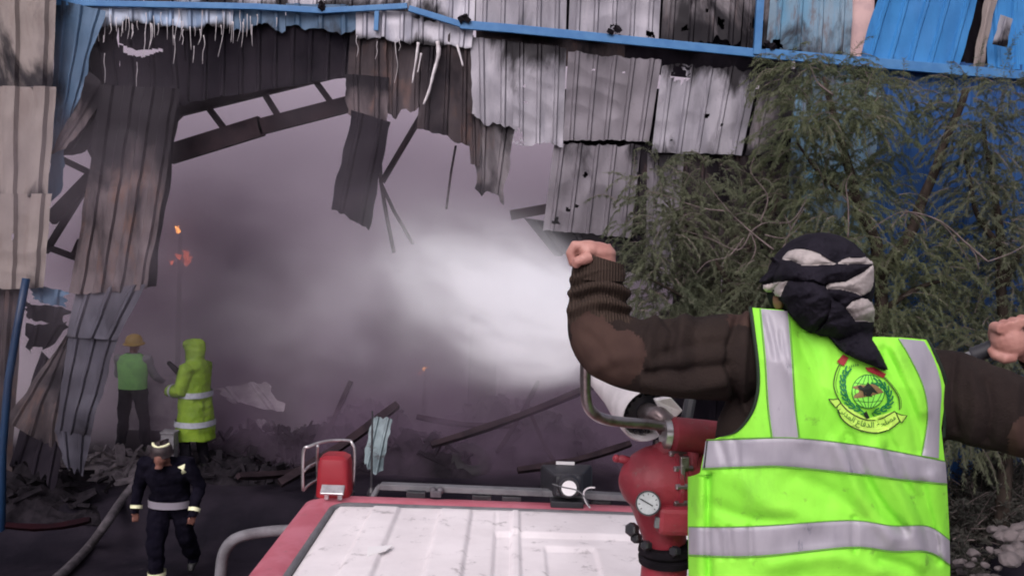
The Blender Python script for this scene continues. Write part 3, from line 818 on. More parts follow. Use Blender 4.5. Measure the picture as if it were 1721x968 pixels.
segA = [([bA, bA + Vector((-.05, 0, .9)), P(1265, 560, 9.6), P(1230, 470, 9.6)], .09, .05), ([P(1265, 560, 9.6), P(1200, 440, 9.5), P(1120, 340, 9.5)], .05, .012), ([P(1230, 470, 9.6), P(1270, 400, 9.55), P(1310, 330, 9.5)], .045, .012),
        ([P(1262, 590, 9.6), P(1180, 520, 9.5), P(1100, 470, 9.4)], .04, .01)]
make_tree(bA, segA, clumps(tA, 9.55, 0.35, 1), 'low feathery tree left of the headscarf, in front of the grey burnt sheets', 11, M['leaf2'], 115, 1.0)
bB = Vector((P(1500, 600, 9.6).x - 0.1, 9.6, 0.1))
segB = [([bB, bB + Vector((-.02, 0, 1.2)), P(1480, 480, 9.6), P(1440, 330, 9.6), P(1405, 200, 9.6), P(1385, 130, 9.6)], .11, .02), ([P(1478, 470, 9.6), P(1530, 380, 9.6), P(1575, 280, 9.62), P(1622, 150, 9.7)], .075, .035),
        ([P(1445, 340, 9.6), P(1390, 300, 9.5), P(1340, 240, 9.4)], .04, .01), ([P(1480, 480, 9.6), P(1420, 460, 9.5), P(1350, 420, 9.4)], .04, .01), ([P(1485, 520, 9.6), P(1550, 480, 9.5), P(1600, 470, 9.4)], .04, .01)]
make_tree(bB, segB, clumps(tB, 9.55, 0.4, 2), 'tall feathery tree with slanting dark limb directly above and behind the headscarf', 12, M['leaf'], 120, 1.1)
bC = Vector((P(1680, 600, 9.7).x + 0.15, 9.7, 0.3))
segC = [([bC, bC + Vector((0, 0, 1.2)), P(1690, 480, 9.7), P(1670, 340, 9.7), P(1655, 200, 9.7)], .09, .02), ([P(1690, 480, 9.7), P(1730, 380, 9.6), P(1740, 280, 9.6)], .05, .015), ([P(1685, 420, 9.7), P(1640, 350, 9.6), P(1620, 250, 9.6)], .04, .01)]
make_tree(bC, segC, clumps(tC, 9.65, 0.35, 3), 'feathery tree at the right edge in front of the shaded blue wall', 13, M['leaf2'], 115, 1.1)

# bare pale branches sticking out of the foliage
def bare_branch(lines, label, D=9.1):
    a0 = P(*lines[0][0], D)
    t = thing('bare_branch', a0, label, 'branch')
    for i, pts in enumerate(lines):
        q = smooth_path([P(x, y, D - 0.004 * k) for k, (x, y) in enumerate(pts)], 5)
        r0 = 0.012 if i == 0 else 0.008
        mb = MB(); mb.tube(q, [lerp(r0, 0.003, k / (len(q) - 1)) for k in range(len(q))], 5)
        mb.obj('stem' if i == 0 else 'twig', M['twig'], t, smooth=True)
bare_branch([[(1300, 420), (1262, 390), (1225, 355), (1185, 305)], [(1262, 390), (1285, 375), (1330, 375)], [(1278, 372), (1290, 330), (1262, 290), (1268, 265)], [(1225, 355), (1180, 350), (1120, 330), (1085, 320)], [(1262, 390), (1240, 420), (1190, 400), (1140, 385)], [(1250, 400), (1225, 430), (1190, 440), (1170, 460)],
             [(1262, 392), (1270, 420), (1255, 450)], [(1300, 375), (1330, 372), (1350, 345), (1355, 330)], [(1285, 395), (1320, 400), (1345, 380)]], 'pale leafless branch spreading over the grey sheets left of the headscarf')
bare_branch([[(1660, 440), (1625, 410), (1580, 372), (1525, 356), (1490, 368), (1460, 390)], [(1525, 356), (1505, 372), (1498, 385)], [(1530, 357), (1552, 370), (1558, 396)], [(1525, 357), (1520, 380)], [(1625, 410), (1640, 430), (1645, 455)], [(1660, 440), (1700, 425), (1735, 405)], [(1580, 372), (1600, 395), (1630, 440)]],
            'pale leafless branch arching above the right shoulder of the vest')
bare_branch([[(1425, 400), (1426, 350), (1422, 310), (1432, 290)], [(1426, 340), (1415, 325), (1420, 300)]], 'short pale upright twig above the headscarf')
bare_branch([[(1315, 420), (1330, 385), (1352, 350)], [(1330, 385), (1318, 360)]], 'thin pale twig just left of the top of the headscarf')
bare_branch([[(1400, 160), (1375, 140), (1362, 112)], [(1375, 140), (1390, 150)]], 'small pale twig high up below the blue rail')

# dark scrub on the bank at the right
def scrub(px, py, D, r, label, seed):
    rnd = random.Random(seed)
    c = P(px, py, D); c.z = gz(c.x, c.y)
    t = thing('scrub_bush', c, label, 'bush', 'dark scrub on the bank')
    V = []; F_ = []; tw = MB()
    for _ in range(70):
        a = rnd.uniform(0, 2 * math.pi); e = rnd.uniform(0.15, 1.35)
        d = Vector((math.cos(a) * math.cos(e), math.sin(a) * math.cos(e), math.sin(e)))
        L = r * rnd.uniform(0.5, 1.1); p = c + Vector((rnd.uniform(-.3, .3) * r, rnd.uniform(-.3, .3) * r, 0)); pts = []
        for k in range(5):
            pts.append(p.copy()); p = p + d * L / 4; d = (d + Vector((0, 0, -0.16))).normalized()
        tw.tube(pts, [lerp(0.008, 0.003, k / 4) for k in range(5)], 3, cap=False)
        for _k in range(70):
            f = rnd.random() * 3.999; i = int(f); q = pts[i].lerp(pts[i + 1], f - i)
            dv = Vector((rnd.uniform(-1, 1), rnd.uniform(-1, 1), rnd.uniform(-.6, 1))).normalized()
            sd_ = dv.orthogonal().normalized() * rnd.uniform(0.006, 0.012); ll = rnd.uniform(.04, .1); o = len(V)
            V.extend((q, q + dv * ll * .5 - sd_, q + dv * ll, q + dv * ll * .5 + sd_)); F_.append((o, o + 1, o + 2, o + 3))
    tw.obj('stems', M['twig'], t, kind='stuff')
    cr = MB(); cr.v = V; cr.f = F_; cr.obj('leaves', M['scrub'], t, kind='stuff')
for i, (x, y, D, r, lb) in enumerate(((1625, 840, 9.9, .75, 'dark scrub bush beside the right edge of the vest'), (1690, 830, 10.1, .8, 'dark scrub bush at the right edge below the bent elbow'), (1650, 760, 10.3, .9, 'taller dark scrub bush against the blue wall below the right arm'),
                                      (1740, 770, 10.2, .9, 'dark scrub bush at the right frame edge beside the elbow patch'), (1560, 800, 10.2, .9, 'dark scrub bush mostly hidden behind the vest'), (1615, 930, 9.4, .4, 'small dark scrub tuft low beside the vest hem'))):
    scrub(x, y, D, r, lb, 40 + i)

# pale broken stones on the bank
def rock(c, r, seed, label, group='pale broken stones on the bank', m='stone', nm='broken_stone', cat='stone'):
    rnd = random.Random(seed); bm = bmesh.new()
    bmesh.ops.create_icosphere(bm, subdivisions=2, radius=1)
    pl = [(Vector((rnd.gauss(0, 1), rnd.gauss(0, 1), rnd.gauss(0, 1))).normalized(), rnd.uniform(.55, .85)) for _ in range(9)]
    for v in bm.verts:
        for n_, d in pl:
            e = v.co.dot(n_) - d
            if e > 0: v.co -= n_ * e
        v.co = Vector((v.co.x * r * 1.25, v.co.y * r, v.co.z * r * 0.75))
    rot = Euler((rnd.uniform(-.5, .5), rnd.uniform(-.5, .5), rnd.uniform(0, 6))).to_matrix()
    mb = MB(); mb.add([rot @ v.co + Vector(c) for v in bm.verts], [tuple(v.index for v in f.verts) for f in bm.faces]); bm.free()
    return mb.obj(nm, M[m], label=label, category=cat, group=group)
rnd = random.Random(9)
for i in range(46):
    px = rnd.uniform(1600, 1740); py = rnd.uniform(890 if px > 1650 else 930, 985)
    c = G(px, py, 0.1)
    for _ in range(3): c = G(px, py, gz(c.x, c.y))
    r = rnd.uniform(.03, .11) * (1.1 if px > 1650 else .6)
    rock(c + Vector((0, 0, r * .3)), r, 300 + i, 'pale broken stone among the rubble at the lower right corner')

# ------------------------------------------------------------------ debris
def onground(px, py):
    c = G(px, py, 0.3)
    for _ in range(4): c = G(px, py, gz(c.x, c.y))
    return c
def char_beam(a, b, r, label, m='truss', cat='beam'):
    mb = MB(); q = [Vector(a).lerp(Vector(b), k / 6) + Vector((0, 0, -0.05 * math.sin(math.pi * k / 6))) for k in range(7)]
    mb.tube(q, [r * (0.9 + 0.2 * ((k * 7) % 3) / 2) for k in range(7)], 4); mb.obj('fallen_beam', M[m], label=label, category=cat)
char_beam(P(725, 748, 11.3), P(1015, 640, 12.0), .055, 'long charred beam slanting up behind the steel handle')
char_beam(P(470, 812, 10.6), P(668, 680, 11.6), .07, 'charred beam slanting up behind the red lamp')
char_beam(P(870, 790, 10.6), P(1060, 745, 11.0), .05, 'short charred beam behind the black siren speaker')
char_beam(onground(10, 892) + Vector((0, 0, .06)), onground(152, 890) + Vector((0, 0, .11)), .04, 'dark red steel beam lying on the ground at the lower left', 'beam_red')
char_beam(onground(560, 790) + Vector((0, 0, .1)), P(400, 800, 10.4), .05, 'low charred beam left of the red lamp')

char_beam(P(520, 780, 12.0), P(590, 640, 12.3), .04, 'thin charred bar rising steeply from the debris above the red lamp')
char_beam(P(835, 760, 12.0), P(905, 640, 12.4), .04, 'thin charred bar leaning right in the smoke below the spray')
char_beam(P(700, 700, 12.2), P(860, 715, 12.2), .045, 'charred bar lying level across the debris behind the teal scrap')
char_beam(P(940, 790, 11.6), P(890, 690, 12.0), .035, 'short charred bar leaning left behind the siren speaker')
def scrap(q, label, m, Ds, nm='metal_scrap', cat='scrap', dent=0.12):
    _sd[0] += 1
    o = sheet3([P(x, y, d) for (x, y), d in zip(q, Ds)], 2, M[m], seed=_sd[0], dent=dent, jb=0.15, jt=0.15, edge=0.15, name=nm, parent=None)
    o.parent = None
    off = WL[bld.name].copy()
    o.location = off
    o['label'] = label; o['category'] = cat
scrap([(628, 690), (662, 702), (640, 800), (606, 795)], 'upright pale teal sheet scrap beside the antenna', 'teal_scrap', (9.6, 9.6, 9.5, 9.5), dent=0.08)

def slab(q, D, h, label, m, nm, cat):
    """irregular lump pile following pixel outline centre"""
    pass
def heap(px, py, w, d, h, label, seed, m='black_char', nm='charred_heap', cat='debris'):
    """uneven heap of burnt stuff: displaced dome plus shards, one mesh"""
    c = onground(px, py); rnd = random.Random(seed); mb = MB(); n = 28
    vs = []; fs = []
    for j in range(n + 1):
        for i in range(n + 1):
            u = i / n * 2 - 1; v = j / n * 2 - 1; q = max(0, 1 - u * u) * max(0, 1 - v * v)
            z = h * q ** 0.7 * (0.75 + 0.6 * noise.noise(Vector((u * 2.5, v * 2.5, seed))) + 0.35 * noise.noise(Vector((u * 8, v * 8, seed)))) - 0.04
            vs.append((c.x + u * w / 2, c.y + v * d / 2, c.z + z))
    for j in range(n):
        for i in range(n):
            fs.append((j * (n + 1) + i, j * (n + 1) + i + 1, (j + 1) * (n + 1) + i + 1, (j + 1) * (n + 1) + i))
    mb.add(vs, fs)
    for _ in range(int(30 * w)):
        u, v = rnd.uniform(-.9, .9), rnd.uniform(-.9, .9); q = (1 - u * u) * (1 - v * v)
        mb.box((c.x + u * w / 2, c.y + v * d / 2, c.z + h * q ** .7 * .85), (rnd.uniform(.05, .35), rnd.uniform(.03, .12), rnd.uniform(.01, .05)), (rnd.uniform(-1, 1), rnd.uniform(-1, 1), rnd.uniform(0, 3)))
    return mb.obj(nm, M[m], label=label, category=cat)
heap(560, 770, 1.8, 1.2, .55, 'black charred heap behind the red lamp', 1)
heap(700, 780, 1.7, 1.2, .5, 'black charred heap behind the grey roof bar', 2)
heap(900, 770, 2.4, 1.4, .7, 'broad black charred heap behind the siren speaker', 3)
heap(1010, 720, 1.6, 1.2, .9, 'tall black charred heap behind the steel handle', 4)
heap(620, 768, 1.6, 1.0, .85, 'tall charred heap in the smoke between the lamp and the teal scrap', 11)
heap(840, 764, 2.0, 1.0, .95, 'tall charred heap in the smoke left of the steel handle', 12)
heap(390, 800, 1.6, 1.0, .3, 'low black charred heap right of the dark-suited firefighter', 5)
heap(60, 840, 2.2, 1.4, .45, 'black charred heap at the foot of the left corner', 6)
heap(190, 790, 1.6, 1.2, .25, 'grey ash-covered heap below the hanging sheet column', 7, 'ash', 'ash_heap')
scrap([(362, 655), (440, 634), (484, 692), (380, 676)], 'large pale crumpled sheet lying on debris right of the raincoat', 'foam', (12.7, 12.8, 12.5, 12.5), dent=0.1)
scrap([(404, 716), (446, 704), (452, 722), (408, 726)], 'small pale crumpled sheet low on the debris right of the raincoat', 'foam', (12.5, 12.6, 12.4, 12.4), dent=0.05)
heap(440, 770, 2.0, 1.0, .5, 'dark charred heap under the pale crumpled sheets', 8)
heap(800, 620, 1.6, 1.2, 1.2, 'tall dark heap standing faintly in the smoke behind the spray', 9)
# pale tarpaulin-like sheet covering goods between the two men inside
def tarp():
    c = Vector((P(284, 680, 12.8).x, 12.4, 0)); c.z = gz(c.x, c.y); mb = MB(); n = 24; vs = []; fs = []
    for j in range(n + 1):
        for i in range(n + 1):
            u = i / n * 2 - 1; v = j / n * 2 - 1
            q = min(1, (1 - abs(u) ** 5) * 1.2) * min(1, (1 - abs(v) ** 5) * 1.2)
            z = 0.15 + 0.85 * q ** 0.5 * (0.95 + 0.12 * noise.noise(Vector((u * 2, v * 2, 4))) - 0.12 * u) + 0.05 * noise.noise(Vector((u * 7, v * 7, 1)))
            vs.append((c.x + u * 0.62, c.y + .45 + v * 0.4, c.z + z))
    for j in range(n):
        for i in range(n):
            fs.append((j * (n + 1) + i, j * (n + 1) + i + 1, (j + 1) * (n + 1) + i + 1, (j + 1) * (n + 1) + i))
    mb.add(vs, fs); mb.obj('tarpaulin', M['foam'], smooth=True, label='pale sheet draped over goods between the green vest and the raincoat', category='tarpaulin')
    k = MB(); k.box((c.x, c.y + .42, c.z + 0.12), (1.1, .75, 0.35)); k.obj('burnt_pallet', M['black_char'], bevel=0.02, label='black burnt pallet stack under the pale draped sheet', category='pallet')
tarp()
# tyres and small shards
def tyre(px, py, r, label, tilt):
    c = onground(px, py) + Vector((0, 0, r * 0.45)); mb = MB(); n = 28
    ring = [c + Euler((tilt, 0.2, 0)).to_matrix() @ Vector((math.cos(2 * math.pi * k / n) * r * .72, math.sin(2 * math.pi * k / n) * r * .72, 0)) for k in range(n + 1)]
    mb.tube(ring, [r * .3] * (n + 1), 10, cap=False); mb.obj('discarded_tyre', M['rubber'], smooth=True, label=label, category='tyre')
tyre(790, 790, .3, 'black tyre lying behind the middle of the roof bar', .5)
rnd = random.Random(21)
for i, (px, py) in enumerate([(680, 780), (700, 765), (660, 770), (720, 790), (745, 770), (760, 785), (690, 792), (880, 755), (990, 770), (370, 690), (440, 690), (405, 655), (470, 680), (150, 800), (200, 800), (210, 812), (175, 770), (140, 840), (65, 835), (225, 790), (250, 780)]):
    c = onground(px, py); mb = MB()
    mb.box(c + Vector((0, 0, .08 if i < 9 else .03)), (rnd.uniform(.15, .4), rnd.uniform(.06, .18), rnd.uniform(.015, .05)), (rnd.uniform(-.4, .4), rnd.uniform(-.4, .4), rnd.uniform(0, 3)), 0.8)
    grp = 'pale shards behind the roof bar' if i < 9 else ('pale shards right of the raincoat' if i < 13 else 'pale shards on the ground at the left')
    lab = ('pale broken shard on the charred heaps behind the cab roof', 'pale broken shard right of the lime raincoat', 'pale broken shard on the ground near the hanging sheet column')[0 if i < 9 else (1 if i < 13 else 2)]
    mb.obj('broken_shard', M['ash'], label=lab, category='shard', group=grp)
# grey container behind the dark-suited man
c = onground(284, 790); c = P(285, 737, 10.9)
mb = MB(); mb.box(c, (.17, .17, .15), None, .9); mb.box(c + Vector((0, 0, .085)), (.18, .18, .03)); mb.box((c.x, c.y, (c.z - .08 + gz(c.x, c.y)) / 2), (.16, .16, c.z - .08 - gz(c.x, c.y)))
mb.obj('grey_container', M['crate_grey'], bevel=0.008, label='small grey container standing behind the head of the dark-suited firefighter', category='container')

# ------------------------------------------------------------------ fire
def burning(px, py, D, hs, label):
    c = P(px, py, D); g = gz(c.x, c.y)
    t = thing('burning_post', (c.x, c.y, g), label, 'post')
    mb = MB(); mb.tube([(c.x, c.y, g), (c.x + .02, c.y, c.z)], [.05, .03], 6); mb.obj('post', M['black_char'], t)
    rnd = random.Random(int(px))
    for i, (dx, dz, h) in enumerate(hs):
        q = [(c.x + dx + rnd.uniform(-.02, .02) * k, c.y - .06, c.z + dz + h * k / 5) for k in range(6)]
        mb = MB(); mb.tube(q, [h * .30 * w for w in (.5, 1, .9, .6, .3, .05)], 8); mb.obj('flame', M['flame_hot' if i == 0 else 'flame'], t, smooth=True)
burning(301, 392, 14.2, ((0, 0, .12), (0.02, -.42, .10), (-.1, -.5, .07), (.12, -.40, .15), (.17, -.47, .12), (.14, -.52, .10)), 'burning post glowing orange in the smoke at the left')
burning(714, 618, 14.0, ((0, -.03, .06), (-.05, -.10, .05)), 'faint low flame in the smoke below the spray')

# ------------------------------------------------------------------ smoke and water spray
def vol_mat(name, color, dens, emit=None):
    m = bpy.data.materials.new(name); m.use_nodes = True; nt = m.node_tree; nt.nodes.clear()
    out = nt.nodes.new('ShaderNodeOutputMaterial'); v = nt.nodes.new('ShaderNodeVolumePrincipled')
    v.inputs['Color'].default_value = (*color, 1); v.inputs['Density'].default_value = dens
    nt.links.new(v.outputs[0], out.inputs['Volume'])
    return m, nt, v
sm, _, _ = vol_mat('mauve smoke', (0.945, 0.875, 0.945), 0.40)
mb = MB(); mb.box((-2.5, 19.55, 3.55), (20.4, 14.6, 7.5)); mb.obj('smoke', sm, kind='stuff')
def puff(name, lumps, color, dens, seed, label=None):
    # a drifting body of smoke: uneven density inside a closed lumpy hull
    mb = MB()
    for c, r in lumps: mb.ell(c, r, None, 20, 12)
    me = remesh(mb, .25, 4)
    m, nt, v = vol_mat(name, color, dens)
    nz = _noise(nt, 0.8, (1, 1, 1.3), 2.5, 0.6)
    # fades towards the hull: distance field of the lumps
    tc = nt.nodes.new('ShaderNodeTexCoord'); best = None
    for c, r in lumps:
        vm = nt.nodes.new('ShaderNodeVectorMath'); vm.operation = 'SUBTRACT'; nt.links.new(tc.outputs['Object'], vm.inputs[0]); vm.inputs[1].default_value = c
        vd = nt.nodes.new('ShaderNodeVectorMath'); vd.operation = 'DIVIDE'; nt.links.new(vm.outputs[0], vd.inputs[0]); vd.inputs[1].default_value = r
        vl = nt.nodes.new('ShaderNodeVectorMath'); vl.operation = 'LENGTH'; nt.links.new(vd.outputs[0], vl.inputs[0])
        k = _math(nt, 'MAXIMUM', _math(nt, 'SUBTRACT', 1.0, vl.outputs['Value']), 0.0)
        best = k if best is None else _math(nt, 'MAXIMUM', best, k)
    d = _math(nt, 'MULTIPLY', _math(nt, 'MULTIPLY', best, dens), _math(nt, 'ADD', 0.08, _math(nt, 'MULTIPLY', _ramp(nt, nz, 0.34, 0.64), 1.7)))
    nt.links.new(d, v.inputs['Density'])
    me.materials.clear(); me.materials.append(m)
    o = bpy.data.objects.new('smoke', me); COL.objects.link(o); o['kind'] = 'stuff'
    m.cycles.volume_step_rate = 2.4
puff('dark shading smoke', [((-5.0, 13.9, 2.6), (3.2, 1.6, 2.0)), ((-2.2, 13.4, 1.5), (3.4, 1.7, 1.5)), ((0.6, 12.9, 1.1), (3.0, 1.6, 1.25)), ((-1.4, 12.2, .8), (3.2, 1.1, 1.1)), ((1.4, 12.0, .8), (2.6, 1.0, 1.1)), ((-4.2, 12.9, .8), (2.6, 1.1, .9))], (0.36, 0.27, 0.37), 1.9, 1)  # low-albedo smoke added to darken the lower part of the interior
puff('drifting spray mist', [(tuple(P(850, 440, 11.0)), (1.7, 1.0, 1.0)), (tuple(P(700, 470, 11.3)), (2.3, 1.2, 1.0)), (tuple(P(540, 520, 12.1)), (2.2, 1.2, 1.0)), (tuple(P(640, 590, 11.9)), (1.8, 1.0, .7))], (0.95, 0.935, 0.985), 0.36, 2)
puff('smoke drifting out of the opening', [((-4.8, 10.1, 3.4), (2.6, .9, 2.8)), ((-2.2, 10.2, 3.6), (2.8, .9, 2.4)), ((-0.4, 10.2, 2.6), (2.4, .8, 1.6))], (0.90, 0.80, 0.91), 0.125, 3)

def spray():
    a = P(1000, 575, 2.72); b = P(640, 412, 12.5)
    d = (b - a); L = d.length; q = d.to_track_quat('X', 'Z')
    Rf = lambda x: .06 + .80 * x / (1 + 2.0 * x) + .10 * x
    prof = [(0, .03)] + [(q, Rf(q) * 1.05) for q in (.08, .16, .3, .5, .8, 1.2, 2, 3, 5, 7, 9, L)] + [(L * 1.03, Rf(L) * .7)]
    mb = MB(); mb.lathe((0, 0, 0), (1, 0, 0), prof, 20)
    me = bpy.data.meshes.new('water_spray'); me.from_pydata(mb.v, [], mb.f)
    m, nt, v = vol_mat('water spray', (0.962, 0.972, 0.998), 1.0)
    tc = nt.nodes.new('ShaderNodeTexCoord'); sx = nt.nodes.new('ShaderNodeSeparateXYZ'); nt.links.new(tc.outputs['Object'], sx.inputs[0])
    x, y, z = sx.outputs
    r = _math(nt, 'SQRT', _math(nt, 'ADD', _math(nt, 'MULTIPLY', y, y), _math(nt, 'MULTIPLY', z, z)))
    Rr = _math(nt, 'ADD', _math(nt, 'ADD', 0.06, _math(nt, 'MULTIPLY', x, 0.10)), _math(nt, 'DIVIDE', _math(nt, 'MULTIPLY', x, 0.80), _math(nt, 'ADD', 1.0, _math(nt, 'MULTIPLY', x, 2.0))))
    k = _math(nt, 'SUBTRACT', 1.0, _math(nt, 'DIVIDE', r, Rr)); k = _math(nt, 'MAXIMUM', k, 0.0); k = _math(nt, 'POWER', k, 2.6)
    fall = _math(nt, 'DIVIDE', 10.0, _math(nt, 'ADD', 0.10, _math(nt, 'POWER', x, 2.2)))
    end = _ramp(nt, x, L, L * 0.45)
    nz = nt.nodes.new('ShaderNodeTexNoise'); nz.inputs['Scale'].default_value = 1.0; nz.inputs['Detail'].default_value = 2; nz.inputs['Roughness'].default_value = 0.6
    cb = nt.nodes.new('ShaderNodeCombineXYZ')     # streaks fan out along the jet
    nt.links.new(_math(nt, 'MULTIPLY', x, 0.7), cb.inputs[0]); nt.links.new(_math(nt, 'MULTIPLY', _math(nt, 'DIVIDE', y, Rr), 3.2), cb.inputs[1]); nt.links.new(_math(nt, 'MULTIPLY', _math(nt, 'DIVIDE', z, Rr), 3.2), cb.inputs[2])
    nt.links.new(cb.outputs[0], nz.inputs['Vector'])
    dn = _math(nt, 'MULTIPLY', _math(nt, 'MULTIPLY', k, fall), _math(nt, 'MULTIPLY', end, _math(nt, 'ADD', 0.12, _math(nt, 'MULTIPLY', _ramp(nt, nz.outputs['Fac'], 0.32, 0.68), 1.5))))
    nt.links.new(dn, v.inputs['Density'])
    me.materials.append(m)
    o = bpy.data.objects.new('water_spray', me); COL.objects.link(o)
    o.location = a; o.rotation_mode = 'QUATERNION'; o.rotation_quaternion = q
    o['label'] = 'bright white cone of water spray shot from the nozzle into the smoke'; o['category'] = 'spray'
    v.inputs['Anisotropy'].default_value = -0.25
    m.cycles.volume_step_rate = 1.0
spray()

# ------------------------------------------------------------------ fire truck
RZ = 2.38                                    # cab roof height
FL = G(514, 823, RZ); 
FRr = G(1062, 842, RZ)
ax = (FRr - FL); ax.z = 0; ax.normalize()
CW = 2.25                                    # cab width
fw = Vector((-ax.y, ax.x, 0))                # forward of the truck
truck = thing('fire_truck', (FL.x + CW / 2, FL.y - 2.5, 0), 'red fire truck with a dirty white ribbed cab roof and grey roof bar', 'fire truck')
def T(u, v, z):
    """u metres right of the cab's left edge, v metres behind the front edge, z up"""
    return FL + ax * u - fw * v + Vector((0, 0, z - RZ))
def tbox(nm, m, u0, u1, v0, v1, z0, z1, parent=None, bevel=0.01, **k):
    mb = MB()
    vs = [T(u, v, z) for z in (z0, z1) for u, v in ((u0, v0), (u1, v0), (u1, v1), (u0, v1))]
    mb.add(vs, [(0, 1, 2, 3), (7, 6, 5, 4), (0, 4, 5, 1), (1, 5, 6, 2), (2, 6, 7, 3), (3, 7, 4, 0)])
    return mb.obj(nm, M[m], parent or truck, bevel=bevel, **k)
CL = 1.62
# cab shell: rounded red frame, one loft from sill to roof rim
def cab_ring(ins, z, n=10, rad=0.16):
    pts = []
    u0, u1, v0, v1 = ins, CW - ins, ins, CL - ins
    for cu, cv, a0 in ((u1 - rad, v0 + rad, -90), (u1 - rad, v1 - rad, 0), (u0 + rad, v1 - rad, 90), (u0 + rad, v0 + rad, 180)):
        for k in range(n):
            a = R(a0 + 90 * k / (n - 1)); pts.append(T(cu + rad * math.cos(a), cv + rad * math.sin(a), z))
    return pts
mb = MB(); prof = [(-0.06, 0.75), (-0.06, 1.5), (-0.02, 2.1), (0.0, RZ - 0.10), (0.012, RZ - 0.05), (0.035, RZ - 0.015), (0.07, RZ), (0.135, RZ + 0.002), (0.16, RZ - 0.005), (0.17, RZ - 0.025)]
vs = []; 
for i, z in prof: vs += cab_ring(i, z, rad=0.13 if i < .1 else 0.08)
n = len(cab_ring(0, 0)); fs = []
for j in range(len(prof) - 1):
    for k in range(n): fs.append((j * n + k, j * n + (k + 1) % n, (j + 1) * n + (k + 1) % n, (j + 1) * n + k))
mb.add(vs, fs)
cab = mb.obj('cab_shell', M['red_faded'], truck, smooth=R(40))
mb = MB(); mb.tube(cab_ring(0.168, RZ - 0.016, rad=0.08) + cab_ring(0.168, RZ - 0.016, rad=0.08)[:1], 0.016, 6, cap=False); mb.obj('roof_gasket', M['gasket'], truck, smooth=True)
# white roof panel with pressed ribs
ribs_u = ((0.44, 0.018), (0.66, .018), (0.80, .018))
nu, nv = 300, 60; vs = []; fs = []
def roof_h(u, v):
    h = 0.0
    for a, b in ((0.36, 0.47), (0.66, 0.79), (0.98, 1.0)):
        h += 0.016 * sstep(a - 0.014, a, u) * (1 - sstep(b, b + 0.014, u))
    h += -0.014 * sstep(0.90, .912, u) * (1 - sstep(1.55, 1.56, u)) * sstep(0.5, .51, v)
    h -= 0.012 * (sstep(1.10, 1.115, u) - sstep(1.30, 1.315, u)) * sstep(.62, .635, v)
    for a in (0.355, 0.475, 0.655, 0.795, 0.905): h -= 0.005 * math.exp(-((u - a) / .007) ** 2)
    h -= 0.004 * math.exp(-((v - .62 - .03 * noise.noise(Vector((u * 3, 0, 0)))) / .008) ** 2) * sstep(.8, 1.0, u)
    h += 0.006 * noise.noise(Vector((u * 1.7, v * 1.7, 0))) + 0.0025 * noise.noise(Vector((u * 7, v * 7, 2)))
    return h
for j in range(nv + 1):
    for i in range(nu + 1):
        u = lerp(0.185, CW - 0.185, i / nu); v = lerp(0.185, CL - 0.185, j / nv)
        e = min(u - .185, CW - .185 - u, v - .185, CL - .185 - v)
        vs.append(T(u, v, RZ - 0.022 + 0.014 * sstep(0, 0.03, e) + 0.010 * math.sin(math.pi * (u / CW)) + roof_h(u, v) * sstep(0.02, 0.07, e)))
for j in range(nv):
    for i in range(nu): fs.append((j * (nu + 1) + i, j * (nu + 1) + i + 1, (j + 1) * (nu + 1) + i + 1, (j + 1) * (nu + 1) + i))
mb = MB(); mb.add(vs, fs); mb.obj('roof_panel', M['roof_white'], truck, smooth=True)
# glass and doors
tbox('windscreen', 'glass_dark', .15, CW - .15, -0.075, -0.03, 1.45, 2.15, bevel=0.0)
for s, u in ((0, -.075), (1, CW + .03)):
    d = tbox('cab_door', 'red', u, u + .045, .15, 1.35, .85, 1.42)
    tbox('side_window', 'glass_dark', u + .005, u + .04, .2, 1.3, 1.48, 2.1, d, 0.0)
tbox('bumper', 'white_part', -.05, CW + .05, -.25, -.05, .45, .75)
tbox('body', 'red', -.05, CW + .05, CL + .06, 6.2, .9, 1.75)
tbox('deck', 'steel', -.05, CW + .05, CL + .06, 6.2, 1.752, 1.85)
tbox('chassis', 'black_plastic', .3, CW - .3, 0.0, 6.1, .5, .88)
for u in (0.0, CW - .28):
    for v in (.75, 4.6):
        w = MB(); w.lathe(T(u, v, .48), ax, [(0, .30), (.02, .46), (.06, .48), (.22, .48), (.26, .46), (.28, .30)], 28); w = w.obj('wheel', M['rubber'], truck, smooth=R(40))
        r_ = MB(); r_.lathe(T(u - .006, v, .48), ax, [(0, .05), (.03, .27), (.26, .27), (.29, .05)], 20); r_.obj('rim', M['steel'], w, smooth=R(40))
# grey bar along the front of the roof, feet, catch
mb = MB()
bz = 2.44
A_ = P(640, 816, 4.12); B_ = P(912, 827, 4.08); Cc = P(1180, 842, 4.02)
mb.tube([P(626, 836, 4.08), P(634, 822, 4.12), A_], .014, 8)
mb.bar(A_, B_, .05, .028); mb.bar(B_, Cc, .05, .028)
mb.obj('roof_bar', M['gasket'], truck, bevel=0.004)
for x, y in ((700, 826), (810, 832), (860, 834), (1010, 842)):
    mb = MB(); q = P(x, y, 4.08); mb.box(q + Vector((0, 0, -.015)), (.09, .05, .04)); mb.obj('bar_foot', M['black_plastic'], truck, bevel=.004)
mb = MB(); mb.box(P(733, 828, 4.05), (.05, .05, .03)); mb.ell(P(728, 824, 4.05), (.018, .018, .018)); mb.ell(P(740, 824, 4.05), (.018, .018, .018)); mb.obj('roof_catch', M['galv_dull'], truck, bevel=.003)
# antenna
mb = MB(); q = P(624, 826, 4.14); mb.tube([q, P(626, 690, 4.14)], [.006, .004], 6); mb.lathe(q + Vector((0, 0, -.03)), (0, 0, 1), [(0, .022), (.03, .02), (.05, .01)], 12); mb.obj('antenna', M['black_plastic'], truck)
